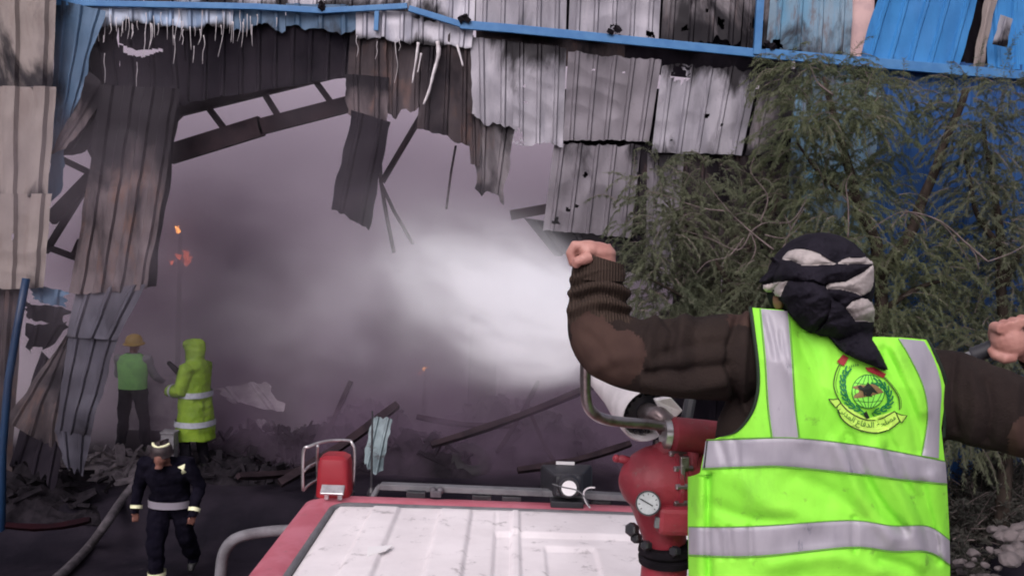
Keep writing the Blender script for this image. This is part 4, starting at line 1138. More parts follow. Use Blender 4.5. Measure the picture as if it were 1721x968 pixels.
# beacon with guard
bc = P(563, 800, 4.08); bb = Vector((bc.x, bc.y, RZ - .02))
mb = MB(); top = P(563, 762, 4.08).z - bb.z
mb.rings([(bb.x, bb.y, bb.z + z, w, w) for z, w in ((0, .075), (.03, .078), (top * .8, .072), (top * .93, .066), (top, .045))], 24, 5)
bea = mb.obj('beacon', M['red_lens'], truck, smooth=R(30))
mb = MB(); mb.rings([(bb.x, bb.y, bb.z - .01 + z, w, w) for z, w in ((0, .085), (.03, .085))], 24, 5); mb.obj('beacon_base', M['black_plastic'], bea)
def bar_px(pts, r, D, nm, par, m='bright_steel'):
    mb = MB(); mb.tube([Vector(p) for p in smooth_path([P(x, y, d) for (x, y), d in zip(pts, D)], 5)], r, 7); return mb.obj(nm, M[m], par, smooth=True)
gd = bar_px([(509, 824), (510, 760), (520, 750), (550, 741), (585, 740), (592, 746), (596, 760), (594, 815)], .0075, [4.0, 4.0, 4.0, 4.08, 4.15, 4.15, 4.15, 4.15], 'beacon_guard', truck)
for pts in ([(511, 792), (520, 783), (535, 776)], [(510, 824), (520, 814), (534, 806)], [(534, 748), (533, 775), (534, 808)]):
    bar_px(pts, .0065, [4.0, 4.06, 4.14], 'guard_bar', gd)
mb = MB(); q = P(559, 823, 3.94); mb.box(q, (.105, .05, .012), (R(38), 0, 0)); mb.box(q + Vector((-.03, .02, -.025)), (.02, .02, .05)); mb.box(q + Vector((.03, .02, -.025)), (.02, .02, .05)); mb.obj('silver_bracket', M['bright_steel'], truck, bevel=.003)
# siren speaker: black square-mouthed horn seen from behind, round label on its driver
sp = P(953, 838, 4.0); sc_ = 4.0 / FPX
mb = MB()
def horn_ring(px0, px1, py0, py1, D):
    return [P(px0, py1, D), P(px1, py1, D), P(px1, py0, D), P(px0, py0, D)]
rs = [horn_ring(908, 996, 786, 832, 4.22), horn_ring(910, 994, 780, 832, 4.16), horn_ring(930, 980, 796, 834, 4.04), horn_ring(934, 976, 800, 834, 3.97)]
vs = [p for r_ in rs for p in r_]; fs = [(0, 3, 2, 1)] + [(j * 4 + k, j * 4 + (k + 1) % 4, (j + 1) * 4 + (k + 1) % 4, (j + 1) * 4 + k) for j in range(3) for k in range(4)] + [(12, 13, 14, 15)]
mb.add(vs, fs); spk = mb.obj('siren_speaker', M['black_plastic'], truck, bevel=.012)
q = P(956, 819, 3.95); mb = MB(); mb.lathe(q + Vector((0, .03, 0)), (0, -1, 0.1), [(0, .055), (.03, .052), (.045, .045)], 24); mb.obj('speaker_driver', M['black_plastic'], spk, smooth=R(40))
mb = MB(); mb.lathe(q + Vector((0, -.016, .002)), (0, -1, 0.1), [(0, .034), (.004, .034)], 24); mb.obj('round_label', M['white'], spk)
mb = MB(); mb.box(P(950, 778, 4.15), (.088, .006, .014)); mb.obj('name_strip', M['white'], spk)
mb = MB(); mb.box(Vector((sp.x, sp.y + .05, RZ + .015)), (.15, .14, .03)); mb.obj('speaker_foot', M['black_plastic'], spk, bevel=.004)
bar_px([(928, 813), (945, 818), (968, 823), (980, 832), (990, 850)], .003, [3.93] * 5, 'cable', spk, 'gasket')
bar_px([(1000, 819), (988, 820), (981, 828), (984, 842), (992, 853)], .004, [3.95] * 5, 'cable', spk, 'white_part')
# mirror arm at the left of the cab
mb = MB(); mb.tube([Vector(p) for p in smooth_path([tuple(P(x, y, d)) for x, y, d in ((500, 890, 3.95), (450, 893, 3.95), (400, 903, 3.9), (378, 925, 3.9), (371, 960, 3.9), (370, 1010, 3.9))], 5)], .026, 10)
ma = mb.obj('mirror_arm', M['crate_grey'], truck, smooth=True)
mb = MB(); mb.box(P(368, 1060, 3.9), (.17, .06, .32)); mb.obj('mirror', M['black_plastic'], ma, bevel=.02)
# paper scrap on the roof
q0 = [G(x, y, RZ + .014) for x, y in ((618, 920), (660, 917), (648, 926), (617, 935))]
mb = MB(); mb.add([p + Vector((0, 0, d)) for d in (0, .004) for p in q0], [(3, 2, 1, 0), (4, 5, 6, 7), (0, 1, 5, 4), (1, 2, 6, 5), (2, 3, 7, 6), (3, 0, 4, 7)])
mb.obj('paper_scrap', M['white'], label='small torn white paper scrap stuck on the cab roof', category='paper')

# ------------------------------------------------------------------ water monitor
MD = 2.3
base = P(1110, 900, MD); mon = thing('water_monitor', (base.x, base.y, 1.85), 'red cast water monitor with pressure gauge and steel handle behind the cab', 'water monitor')
k_ = MD / FPX
mb = MB()
c = P(1112, 808, MD)
body_ax = Vector((1, 0.25, 0)).normalized()
dome = [(-.118, .004), (-.112, .025), (-.098, .05), (-.072, .074), (-.04, .09), (0, .098), (.05, .098), (.12, .092), (.2, .085)]
dm = MB(); dm.lathe(c, body_ax, dome, 28)
dm.tube([P(1112, 800, MD), P(1108, 840, MD), P(1112, 880, MD), P(1120, 915, MD)], [.085, .082, .062, .055], 20)
robj('casting', dm, .006, [M['red']], mon, 5)
for d, r0, w in ((0.004, .106, .014), (.03, .103, .012)):
    mb = MB(); mb.lathe(c + body_ax * d, body_ax, [(0, r0 - .012), (.002, r0), (w - .002, r0), (w, r0 - .012)], 32); mb.obj('flange', M['red'], mon, smooth=R(35))
mb = MB(); mb.tube([P(1034, 770, MD), P(1045, 771, MD), P(1062, 776, MD)], [.008, .011, .012], 10); mb.ell(P(1036, 770, MD), (.011, .011, .011)); mb.obj('nipple', M['red'], mon, smooth=True)
# top swivel with steel collar
tc_ = P(1126, 730, MD - .02); mb = MB(); mb.lathe(tc_, Vector((1, .1, -0.08)), [(0, .036), (.01, .047), (.10, .047), (.2, .044)], 24); mb.obj('top_swivel', M['red'], mon, smooth=R(40))
mb = MB(); mb.lathe(tc_ - Vector((.02, 0, 0)), Vector((1, .1, -0.08)), [(0, .026), (.002, .038), (.018, .04), (.02, .03)], 24); mb.obj('collar', M['bright_steel'], mon, smooth=R(35))
mb = MB(); mb.tube([P(1108, 765, MD - .02), P(1140, 745, MD)], [.03, .03], 10); mb.tube([P(1165, 760, MD - .05), P(1160, 800, MD - .06), P(1154, 838, MD - .06)], [.016, .014, .014], 8); mb.obj('link', M['red'], mon, smooth=True)
mb = MB(); mb.box(P(1150, 776, MD - .08), (.022, .02, .03)); mb.box(P(1147, 800, MD - .085), (.012, .012, .06)); mb.obj('bolt', M['steel'], mon, bevel=.003)
# gauge
g0 = P(1089, 845, MD - .12); gd_ = Vector((-.08, -1, .22)).normalized()
mb = MB(); mb.lathe(g0, gd_, [(-.035, .024), (-.012, .030), (0, .031), (.006, .031), (.006, .0275), (.001, .027)], 28); gg = mb.obj('gauge', M['black_plastic'], mon, smooth=R(35))
mb = MB(); mb.lathe(g0 + gd_ * .0015, gd_, [(0, .0272), (.001, .0272)], 28); mb.obj('dial', M['dial'], gg)
gx = gd_.cross(Vector((0, 0, 1))).normalized(); gu = gx.cross(gd_)
mb = MB(); mb.bar(g0 + gd_ * .0045 - gx * .012 - gu * .006, g0 + gd_ * .0045 + gx * .018 + gu * .009, .003, .001, gd_); mb.obj('needle', M['black_plastic'], gg)
mb = MB()
for k in range(9):
    a = R(-40 + k * 32.5); dv = -(gx * math.cos(a)) + gu * math.sin(a); mb.bar(g0 + gd_ * .0035 + dv * .0195, g0 + gd_ * .0035 + dv * .024, .002, .001, gd_)
mb.obj('tick_marks', M['black_plastic'], gg)
mb = MB(); mb.tube([g0 - gd_ * .03, P(1100, 830, MD)], [.012, .016], 10); mb.obj('gauge_stem', M['steel'], gg)
mb = MB(); mb.box(P(1130, 880, MD - .11), (.09, .014, .028), (0, R(4), 0)); mb.obj('name_plate', M['gasket'], mon, bevel=.003)
mb = MB(); mb.box(P(1138, 868, MD - .07), (.11, .1, .07)); mb.obj('valve_block', M['red'], mon, bevel=.012)
for k in range(14):
    a = 2 * math.pi * k / 14; bx_ = body_ax.orthogonal().normalized(); by_ = body_ax.cross(bx_)
    q = c + body_ax * -.006 + (bx_ * math.cos(a) + by_ * math.sin(a)) * .1
    mb = MB(); mb.lathe(q, body_ax, [(0, .006), (.003, .008), (.05, .008), (.053, .006)], 6); mb.obj('flange_bolt', M['steel'], mon)
# dirty flange, knob and riser pipe to the deck
fb = P(1120, 912, MD); mb = MB(); mb.lathe(fb, (0.05, 0, -1), [(0, .05), (.004, .072), (.02, .075), (.03, .066), (.034, .075), (.05, .073), (.054, .05)], 24); mb.obj('flange', M['black_char'], mon, smooth=R(35))
mb = MB(); mb.tube([P(1118, 925, MD), Vector((fb.x - .01, fb.y, 2.4)), Vector((fb.x - .01, fb.y, 1.86))], [.06, .065, .07], 20); mb.lathe((fb.x - .01, fb.y, 1.85), (0, 0, 1), [(0, .13), (.02, .13), (.022, .08)], 24); mb.obj('riser_pipe', M['red'], mon, smooth=R(40))
for q, r_ in ((P(1068, 898, MD - .04), .018), (P(1075, 912, MD - .04), .014), (P(1092, 925, MD - .07), .013), (P(1140, 935, MD - .08), .014)):
    mb = MB(); mb.lathe(q + Vector((0, .01, .01)), (-.6, -.6, .2), [(0, r_ * .7), (.004, r_), (.022, r_), (.026, r_ * .7)], 6); mb.obj('nut', M['black_plastic'], mon)
# handle pipes
hp = [(1124, 717, 2.28), (1085, 712, 2.25), (1045, 709, 2.22), (1012, 703, 2.18), (993, 690, 2.14), (985, 668, 2.12), (984, 620, 2.10), (986, 540, 2.06), (990, 470, 2.02), (996, 430, 1.99)]
mb = MB(); mb.tube([Vector(p) for p in smooth_path([tuple(P(*a)) for a in hp], 5)], .0135, 12); mb.obj('handle', M['steel'], mon, smooth=True)
hp2 = [(1190, 735, 2.3), (1400, 745, 2.35), (1560, 720, 2.4), (1598, 640, 2.3), (1612, 608, 2.2), (1640, 597, 2.16)]
mb = MB(); mb.tube([Vector(p) for p in smooth_path([tuple(P(*a)) for a in hp2], 5)], .0135, 12); h2 = mb.obj('handle', M['bright_steel'], mon, smooth=True)
mb = MB(); a = P(1634, 598, 2.155); b = P(1730, 561, 2.095); N = 22
mb.tube([a.lerp(b, k / N) for k in range(N + 1)], [.021 if k % 2 else .0185 for k in range(N + 1)], 14); mb.obj('grip', M['black_plastic'], h2, smooth=R(60))
# white nozzle: ring shroud facing back, tapering body, inner ribbed barrel
n0 = P(1088, 697, 2.36); nd = (P(1003, 615, 2.72) - n0).normalized()
mb = MB(); mb.lathe(n0, nd, [(.02, .066), (0, .068), (-.006, .073), (0, .078), (.03, .078), (.10, .072), (.18, .062), (.30, .056), (.36, .05), (.36, .042), (.02, .066)], 36, cap=False); nz_ = mb.obj('nozzle', M['white_part'], mon, smooth=R(50))
mb = MB(); mb.lathe(n0 + nd * .012, nd, [(0, .03), (.002, .05), (.02, .052), (.03, .046), (.2, .046)], 30); mb.obj('nozzle_barrel', M['black_plastic'], nz_, smooth=R(35))
nx = nd.orthogonal().normalized(); ny = nd.cross(nx)
for k in range(18):
    a = 2 * math.pi * k / 18; q = n0 + nd * .02 + (nx * math.cos(a) + ny * math.sin(a)) * .055
    mb = MB(); mb.bar(q - nd * .012, q + nd * .03, .008, .008, nx * math.cos(a) + ny * math.sin(a)); mb.obj('tooth', M['black_plastic'], nz_)
mb = MB(); mb.tube([n0 + nd * .03, P(1105, 700, 2.3), P(1140, 735, 2.32)], [.026, .03, .034], 14); mb.obj('nozzle_pipe', M['steel'], nz_, smooth=True)
mb = MB(); q = [P(1100, 672, 2.3), P(1128, 668, 2.3), P(1148, 690, 2.32), P(1122, 716, 2.31)]; mb.add([p + Vector((0, d, 0)) for d in (0, .03) for p in q], [(0, 3, 2, 1), (4, 5, 6, 7), (0, 1, 5, 4), (1, 2, 6, 5), (2, 3, 7, 6), (3, 0, 4, 7)]); mb.obj('nozzle_plate', M['white_part'], nz_, bevel=.004)
mb = MB(); mb.tube([P(1160, 672, 2.4), P(1152, 715, 2.36)], [.016, .016], 8); mb.obj('lever', M['black_plastic'], mon)

# ------------------------------------------------------------------ hose on the ground
mb = MB(); q = []
for x, y in ((60, 1010), (112, 965), (150, 925), (180, 885), (203, 850), (222, 825), (236, 812)):
    g_ = onground(x, y); q.append(tuple(g_ + Vector((0, 0, .05))))
mb.tube([Vector(p) for p in smooth_path(q, 6)], .05, 10); mb.obj('fire_hose', M['hose'], smooth=True, label='grey canvas fire hose running across the dark ground at the lower left', category='hose')

# ------------------------------------------------------------------ people
# --- the man at the water monitor
DC = 2.0
man = thing('person', (P(1395, 700, DC).x, DC, 1.85), 'person from behind in lime vest and wrapped headscarf, arms raised to the monitor handles', 'person')
bx = lambda px, py, D: P(px, py, D)
body = MB()
def ring_px(cx, py, hw, D, ry):
    c = P(cx, py, D); return (c.x, c.y, c.z, hw * D / FPX, ry)
tors = [ring_px(1385, 1500, 190, DC, .13), ring_px(1380, 1250, 205, DC, .135), ring_px(1378, 1050, 205, DC, .13), ring_px(1380, 900, 200, DC, .125), ring_px(1390, 780, 196, DC, .125), ring_px(1394, 715, 190, DC, .118), ring_px(1404, 670, 180, DC, .108), ring_px(1412, 620, 160, DC, .088), ring_px(1408, 590, 120, DC, .06), ring_px(1400, 560, 60, DC, .05), ring_px(1395, 500, 55, DC, .058)]
body.rings(tors[::1], 32)
# neck and head
hc = P(1382, 484, 2.0)
body.ell(hc, (.072, .09, .098))
body.tube([P(1398, 560, 2.0), P(1390, 500, 1.98)], [.062, .058], 16)
body.ell(hc + Vector((0, .1, -.02)), (.012, .02, .018)); body.ell(hc + Vector((-.088, 0, -.005)), (.012, .03, .032)); body.ell(hc + Vector((.088, 0, -.005)), (.012, .03, .032))
# left arm (image left): shoulder, elbow, wrist
armL = [(1330, 600, 2.03, .085), (1272, 600, 2.02, .094), (1225, 600, 1.99, .097), (1170, 601, 1.96, .092), (1120, 600, 1.955, .087), (1075, 597, 1.965, .082), (1045, 590, 1.975, .079), (1022, 577, 1.985, .077), (1010, 555, 1.995, .074), (1006, 530, 2.0, .069), (1006, 505, 2.0, .066), (1005, 480, 2.0, .060), (1006, 455, 2.0, .053), (1009, 444, 2.0, .045)]
qa = smooth_path([(*P(x, y, d), r * d / 1.95) for x, y, d, r in armL], 5)
rr = [p[3] for p in qa]
L_ = len(qa)
for i in range(L_):
    f = i / L_
    if f > .68: rr[i] *= 1 + .015 * math.sin((f - .68) * 47)
body.tube([Vector(p[:3]) for p in qa], rr, 22)
armR = [(1490, 640, 2.03, .085), (1555, 655, 2.03, .096), (1612, 668, 2.0, .097), (1660, 684, 1.97, .092), (1715, 700, 1.98, .088), (1760, 712, 2.0, .086), (1782, 705, 2.03, .08), (1788, 675, 2.06, .07), (1778, 640, 2.09, .06), (1762, 610, 2.11, .05), (1748, 595, 2.12, .044)]
qb = smooth_path([(*P(x, y, d), r * d / 1.95) for x, y, d, r in armR], 5)
body.tube([Vector(p[:3]) for p in qb], [p[3] * (1 + (.03 * math.sin(i * .9) if i < 12 else .02 * math.sin(i * 1.3))) for i, p in enumerate(qb)], 22)
# hands
wl = P(1008, 445, 2.0); kl = P(980, 410, 2.0)
hl = MB()
hl.tube([P(1006, 455, 2.0), P(1008, 430, 2.0), P(1003, 420, 2.0)], [.040, .036, .034], 14)
hl.ell(P(1004, 424, 2.0), (.043, .04, .024), (0, R(6), 0)); hl.ell(P(988, 420, 1.99), (.034, .036, .022))
for i in range(4):
    D_ = 1.972 + i * .021
    p0 = P(982, 414, D_); p1 = P(965, 413 + i, D_ - .002); p2 = P(959, 425 + i, D_); p3 = P(963, 442, D_); p4 = P(976, 446, D_)
    hl.tube([p0, p1, p2, p3, p4], [.0125, .0125, .0118, .0108, .009], 10)
hl.tube([P(992, 432, 1.955), P(980, 436, 1.948), P(970, 440, 1.95), P(966, 449, 1.955)], [.014, .0135, .012, .009], 10)
robj('hand', hl, .0032, [M['skin']], man, 3)
hr = MB()
hr.tube([P(1748, 596, 2.12), P(1722, 580, 2.12), P(1698, 562, 2.12)], [.035, .038, .036], 14)
hr.ell(P(1695, 572, 2.10), (.04, .036, .048), (0, R(-25), 0))
for i in range(4):
    x0 = 1672 + i * 15; y0 = 545 - i * 4
    a = P(x0 + 8, y0 + 22, 2.075)
    hr.tube([P(x0 + 12, y0 + 8, 2.07), P(x0, y0 - 2 + 6, 2.10), P(x0 - 3, y0 + 16, 2.135), P(x0 + 2, y0 + 42, 2.145), P(x0 + 8, y0 + 50, 2.12)], [.0135, .0135, .0125, .0115, .009], 10)
hr.tube([P(1705, 598, 2.085), P(1688, 602, 2.085), P(1672, 596, 2.10), P(1664, 586, 2.115)], [.015, .0145, .0125, .009], 10)
robj('hand', hr, .0032, [M['skin']], man, 3)
# legs and boots
for sx, kx in ((-.10, -.13), (.10, .14)):
    hx = tors[1][0] + sx
    body.tube([(hx, DC, 2.85), (hx + (kx - sx) * .5, DC - .02, 2.62), (man.location.x + kx, DC - .02, 2.32), (man.location.x + kx, DC + .01, 2.1), (man.location.x + kx, DC + .02, 1.9)], [.105, .098, .078, .068, .06], 18)
pa = [(958, 545), (985, 524), (1012, 530), (1030, 556), (1052, 556), (1075, 566), (1088, 590), (1080, 622), (1056, 645), (1000, 650), (960, 610)]
pr = [(1696, 720), (1730, 690), (1900, 690), (1900, 860), (1690, 860)]
zs = P(1395, 505, 1.95).z
def pick(c):
    x, y = proj(c)
    jx = 7 * noise.noise(c * 45); x += jx; y += 6 * noise.noise(c * 45 + Vector((9, 0, 0)))
    if c.z < 2.83 and abs(c.x - man.location.x) < .4: return 3
    if x < 1062 and c.y > 1.5:
        if y < 540 or (y < 545 and x < 985): return 4 if not inpoly(x, y, pa) else 2
    if inpoly(x, y, pa): return 2
    if inpoly(x, y, pr): return 2
    if x > 1225 and x < 1265 and y < 548: return 2
    if c.z > zs - .03 and abs(x - 1385) < 120: return 5
    return 0
RIDGES = [  # cloth folds: (pixel polyline, height m, width px)
 ([(1068, 530), (1040, 513), (1005, 507), (962, 522)], .011, 8), ([(1062, 500), (1040, 485), (1005, 479), (962, 493)], .011, 8), ([(1054, 464), (1030, 454), (1000, 457), (960, 471)], .009, 8),
 ([(1078, 532), (1045, 524), (1010, 521)], -.012, 5), ([(1068, 514), (1035, 497), (1000, 493), (970, 502)], -.012, 5), ([(1058, 480), (1030, 469), (1000, 468), (965, 482)], -.010, 5),
 ([(1105, 535), (1092, 570), (1095, 615)], .014, 11), ([(1112, 530), (1132, 552), (1126, 590)], -.016, 8), ([(1152, 532), (1140, 570), (1144, 610)], .012, 12), ([(1178, 530), (1170, 570), (1172, 620)], -.008, 9),
 ([(1243, 520), (1232, 570), (1228, 620), (1238, 675)], -.016, 7), ([(1254, 518), (1250, 580), (1246, 640), (1256, 690)], .011, 8), ([(1215, 640), (1150, 650), (1080, 640)], .013, 12), ([(1225, 615), (1160, 622), (1090, 625)], -.010, 9), ([(1225, 575), (1160, 580), (1100, 600)], -.008, 10),
 ([(1000, 620), (1040, 600), (1085, 600)], .005, 12), ([(985, 560), (1010, 585), (1030, 620)], -.004, 9),
 ([(1630, 630), (1640, 680), (1632, 735)], .011, 12), ([(1660, 640), (1668, 690), (1660, 740)], -.012, 8), ([(1705, 650), (1702, 700), (1712, 745)], .012, 12), ([(1605, 600), (1600, 660), (1606, 720)], -.012, 7)]
def seg_d(x, y, pl):
    b = 1e9
    for (x0, y0), (x1, y1) in zip(pl, pl[1:]):
        dx, dy = x1 - x0, y1 - y0; t = max(0, min(1, ((x - x0) * dx + (y - y0) * dy) / (dx * dx + dy * dy + 1e-9)))
        b = min(b, math.hypot(x - x0 - dx * t, y - y0 - dy * t))
    return b
RIDGES = [(smooth_path(p, 4), h, w) for p, h, w in RIDGES]
def folds(co, n):
    if n.y > .3: return 0.0
    x, y = proj(co)
    if y > 760 or (1275 < x < 1540): return 0.0
    s_ = 0.0
    for pl, h, w in RIDGES:
        if x < pl[0][0] - 140 or x > pl[0][0] + 140: continue
        d = seg_d(x, y, pl)
        if d < 3 * w: s_ += h * math.exp(-(d / w) ** 2)
    return 1.0 * s_ * min(1.0, (.3 - n.y) * 2)
robj('body', body, .0055, [M['sweater'], M['skin'], M['suede'], M['trouser'], M['knit'], M['skin_shaded']], man, 4, pick=pick, disp=folds)
# sleeve cuffs
def cuff(pts, radii, m='knit'):
    mb = MB(); q = smooth_path([(*P(x, y, d), r) for (x, y, d), r in zip(pts, radii)], 4)
    mb.tube([Vector(p[:3]) for p in q], [p[3] for p in q], 28, cap=False)
    for k in range(len(mb.v)):
        pass
    mb.obj('sleeve_cuff', M[m], man, smooth=True)
cuff([(1012, 434, 2.0), (1009, 444, 2.0), (1006, 456, 2.0), (1005, 470, 2.0)], [.053, .056, .060, .061])
cuff([(1738, 590, 2.12), (1748, 598, 2.12), (1760, 608, 2.115)], [.044, .049, .052])
# boots
for kx in (-.13, .14):
    mb = MB(); x = man.location.x + kx
    mb.tube([(x, DC + .02, 2.08), (x, DC + .02, 1.97), (x, DC + .03, 1.91), (x, DC + .12, 1.895), (x, DC + .2, 1.885)], 0, 16, flat=[(.075, .075), (.072, .072), (.06, .058), (.048, .045), (.036, .033)], up=(1, 0, 0))
    robj('boot', mb, .008, [M['boot']], man, 3)

# vest: shell over the torso, back panel outlined by its armholes and shoulders
XL = [(505, 1262), (545, 1268), (600, 1275), (650, 1274), (685, 1266), (712, 1250), (728, 1232), (736, 1205), (740, 1190), (770, 1181), (796, 1176), (801, 1156), (880, 1156), (968, 1157), (1090, 1160)]
XR = [(560, 1553), (580, 1562), (620, 1580), (655, 1590), (690, 1586), (720, 1582), (750, 1585), (800, 1591), (900, 1596), (968, 1597), (1090, 1600)]
YT = [(0, 517), (.18, 521), (.30, 545), (.5, 575), (.70, 566), (.85, 567), (1, 571)]
YB = 1085
CREASE = [(smooth_path(p, 5), h, w) for p, h, w in (   # + presses in, - stands out
 ([(1425, 739), (1455, 804), (1485, 854), (1520, 890)], .012, 9), ([(1408, 745), (1432, 804), (1462, 860), (1500, 905)], -.010, 15), ([(1497, 756), (1515, 804), (1550, 862), (1574, 940)], .016, 9), ([(1475, 752), (1496, 804), (1530, 868), (1552, 945)], -.011, 14),
 ([(1548, 812), (1562, 870), (1572, 915)], .010, 8), ([(1570, 800), (1585, 860), (1590, 930)], -.008, 12), ([(1191, 800), (1190, 880), (1192, 980)], .014, 6), ([(1176, 800), (1172, 880), (1175, 980)], -.006, 9),
 ([(1345, 565), (1372, 620), (1392, 690), (1425, 739)], .009, 16), ([(1325, 600), (1345, 680), (1352, 735)], -.006, 16), ([(1486, 590), (1510, 640), (1535, 700), (1545, 755)], .010, 10), ([(1505, 585), (1528, 630), (1552, 690)], -.008, 11), ([(1470, 700), (1490, 730), (1500, 756)], .008, 9),
 ([(1435, 870), (1436, 925)], .006, 5), ([(1240, 800), (1290, 850), (1370, 875)], -.007, 20), ([(1210, 745), (1222, 785)], .007, 6), ([(1236, 742), (1240, 786)], .006, 5), ([(1205, 890), (1212, 935)], .006, 5), ([(1225, 888), (1230, 934)], .006, 4), ([(1260, 886), (1263, 934)], .005, 4),
 ([(1300, 950), (1400, 935), (1480, 960)], -.008, 16), ([(1200, 850), (1260, 870), (1330, 872)], .006, 12), ([(1340, 800), (1400, 830), (1450, 870)], .006, 14), ([(1480, 940), (1530, 955), (1560, 990)], .009, 10), ([(1287, 530), (1296, 560), (1304, 600)], .005, 5), ([(1312, 560), (1318, 600), (1330, 620)], .004, 4))]
def boxed(L): return [(p, h, w, (min(q[0] for q in p) - 3 * w, min(q[1] for q in p) - 3 * w, max(q[0] for q in p) + 3 * w, max(q[1] for q in p) + 3 * w)) for p, h, w in L]
CREASE = boxed(CREASE)
def vest_D(px, py):
    """distance of the vest's back surface"""
    cx = lerp(1405, 1377, sstep(560, 900, py)); hw = lerp(205, 226, sstep(640, 820, py))
    q = (px - cx) / hw; q = max(-.999, min(.999, q))
    e = math.sqrt(1 - abs(q) ** 2.6)
    ytop = pw([(1262, 517), (1320, 522), (1345, 545), (1410, 578), (1475, 566), (1515, 567), (1555, 571)], px)
    sh = math.sqrt(max(0.0, min(1.0, (py - ytop + 6) / 90)))
    d = DC - (.155 * e) * lerp(.5, 1, sh)
    # folds
    f = .007 * noise.noise(Vector((px / 60, py / 130, 0))) + .004 * noise.noise(Vector((px / 25, py / 70, 3)))
    for pl, h, w, (bx0, by0, bx1, by1) in CREASE:
        if px < bx0 or px > bx1 or py < by0 or py > by1: continue
        b_ = seg_d(px, py, pl)
        if b_ < 3 * w: f += 1.4 * h * math.exp(-(b_ / w) ** 2)
    a2 = (px * .93 + py * .2) / 30.0
    f += .004 * (1 - sstep(1200, 1330, px)) * sstep(740, 800, py) * math.sin(a2)
    f += .007 * math.sin((px * .5 + py * .85) / 33) * sstep(1440, 1520, px) * (1 - sstep(640, 760, py))
    f -= .005 * math.exp(-((px - 1191) / 7) ** 2) * sstep(790, 815, py)
    return d + min(f, .013)
def VP(px, py, off=0.0):
    return P(px, py, vest_D(px, py) - off)
nu, nv = 160, 170
vb = MB(); vs = []; fs = []
for side in (0, 1):
    for j in range(nv + 1):
        for i in range(nu + 1):
            u = i / nu; yt = pw(YT, u); py = lerp(yt, YB, (j / nv))
            px = lerp(pw(XL, py), pw(XR, py), u)
            if side == 0: vs.append(VP(px, py))
            else:
                d = vest_D(px, py); d2 = 2 * DC - d + .01
                vs.append(P(lerp(px, 1385, .02), py + 3, d2))
    o = side * (nu + 1) * (nv + 1)
    for j in range(nv):
        for i in range(nu):
            q = (o + j * (nu + 1) + i, o + (j + 1) * (nu + 1) + i, o + (j + 1) * (nu + 1) + i + 1, o + j * (nu + 1) + i + 1)
            fs.append(q if side == 0 else q[::-1])
# side seams below the armholes, shoulder seams
o = (nu + 1) * (nv + 1)
for j in range(nv):
    for i, x in ((0, XL), (nu, XR)):
        py = lerp(pw(YT, i / nu), YB, j / nv)
        if py > 742:
            a = j * (nu + 1) + i; b = (j + 1) * (nu + 1) + i; fs.append((a, a + o, b + o, b))
for i in range(nu):
    if i / nu < .2 or i / nu > .78: fs.append((i, i + 1, i + 1 + o, i + o))
vb.add(vs, fs)
vest = vb.obj('hi_vis_vest', M['vest'], man, smooth=R(60), label='fluorescent lime vest with grey reflective tape and an emblem on the back')

def patch(edgeA, edgeB, m, name, off=.0035, parent=None, n=None, w=12, thick=True):
    """ribbon on the vest between two pixel polylines of equal length"""
    A = smooth_path(edgeA, 16); B = smooth_path(edgeB, 16); mb = MB(); vs = []; fs = []
    for a, b in zip(A, B):
        for k in range(w + 1):
            t = k / w; x, y = lerp(a[0], b[0], t), lerp(a[1], b[1], t)
            vs.append(VP(x, y, off if 0 < k < w else off * .55))
    for i in range(len(A) - 1):
        for k in range(w): fs.append((i * (w + 1) + k, i * (w + 1) + k + 1, (i + 1) * (w + 1) + k + 1, (i + 1) * (w + 1) + k))
    mb.add(vs, fs)
    return mb.obj(name, M[m], parent or vest, smooth=True)
patch([(1279, 519), (1287, 600), (1292, 680), (1299, 737)], [(1324, 523), (1330, 600), (1335, 680), (1342, 737)], 'reflect', 'reflective_strip')
patch([(1511, 569), (1530, 600), (1553, 650), (1560, 700), (1550, 765)], [(1553, 573), (1570, 605), (1582, 650), (1580, 700), (1578, 770)], 'reflect', 'reflective_strip')
patch([(1186, 741), (1260, 738), (1340, 737), (1440, 748), (1520, 762), (1589, 776)], [(1180, 786), (1260, 783), (1320, 783), (1440, 795), (1520, 805), (1592, 812)], 'reflect', 'reflective_strip', .005)
patch([(1157, 886), (1230, 886), (1300, 883), (1430, 875), (1500, 884), (1560, 885), (1596, 908)], [(1157, 931), (1230, 934), (1300, 931), (1430, 918), (1500, 925), (1560, 926), (1597, 948)], 'reflect', 'reflective_strip', .005)
# bindings along the armholes
def edge_band(pts, w, m, off=.004):
    A = pts; B = [(x + w, y) for x, y in pts]; return patch(A, B, m, 'binding', off, w=3)
edge_band([(1258, 515), (1264, 560), (1270, 610), (1271, 650), (1264, 684), (1249, 710), (1231, 727), (1208, 734)], 6, 'trim_dark', .006)
edge_band([(1556, 570), (1564, 582), (1582, 622), (1591, 655), (1587, 690), (1584, 735)], 5, 'trim_dark', .006)
for A_, B_ in (([(1276, 519), (1284, 600), (1289, 680), (1296, 737)], 2), ([(1325, 523), (1331, 600), (1336, 680), (1343, 737)], 2), ([(1509, 569), (1528, 600), (1551, 650), (1558, 700), (1548, 765)], 2)):
    patch(A_, [(x + B_, y) for x, y in A_], 'seam', 'seam', .0045, w=2)
for A_ in ([(1187, 738), (1260, 735), (1340, 735), (1440, 746), (1520, 760), (1589, 774)], [(1180, 787), (1260, 784), (1320, 784), (1440, 796), (1520, 806), (1592, 813)], [(1157, 884), (1230, 884), (1300, 881), (1430, 873), (1500, 882), (1560, 883), (1596, 906)], [(1157, 932), (1230, 935), (1300, 932), (1430, 919), (1500, 926), (1560, 927), (1597, 949)]):
    patch(A_, [(x, y + 2) for x, y in A_], 'seam', 'seam', .0058, w=2)
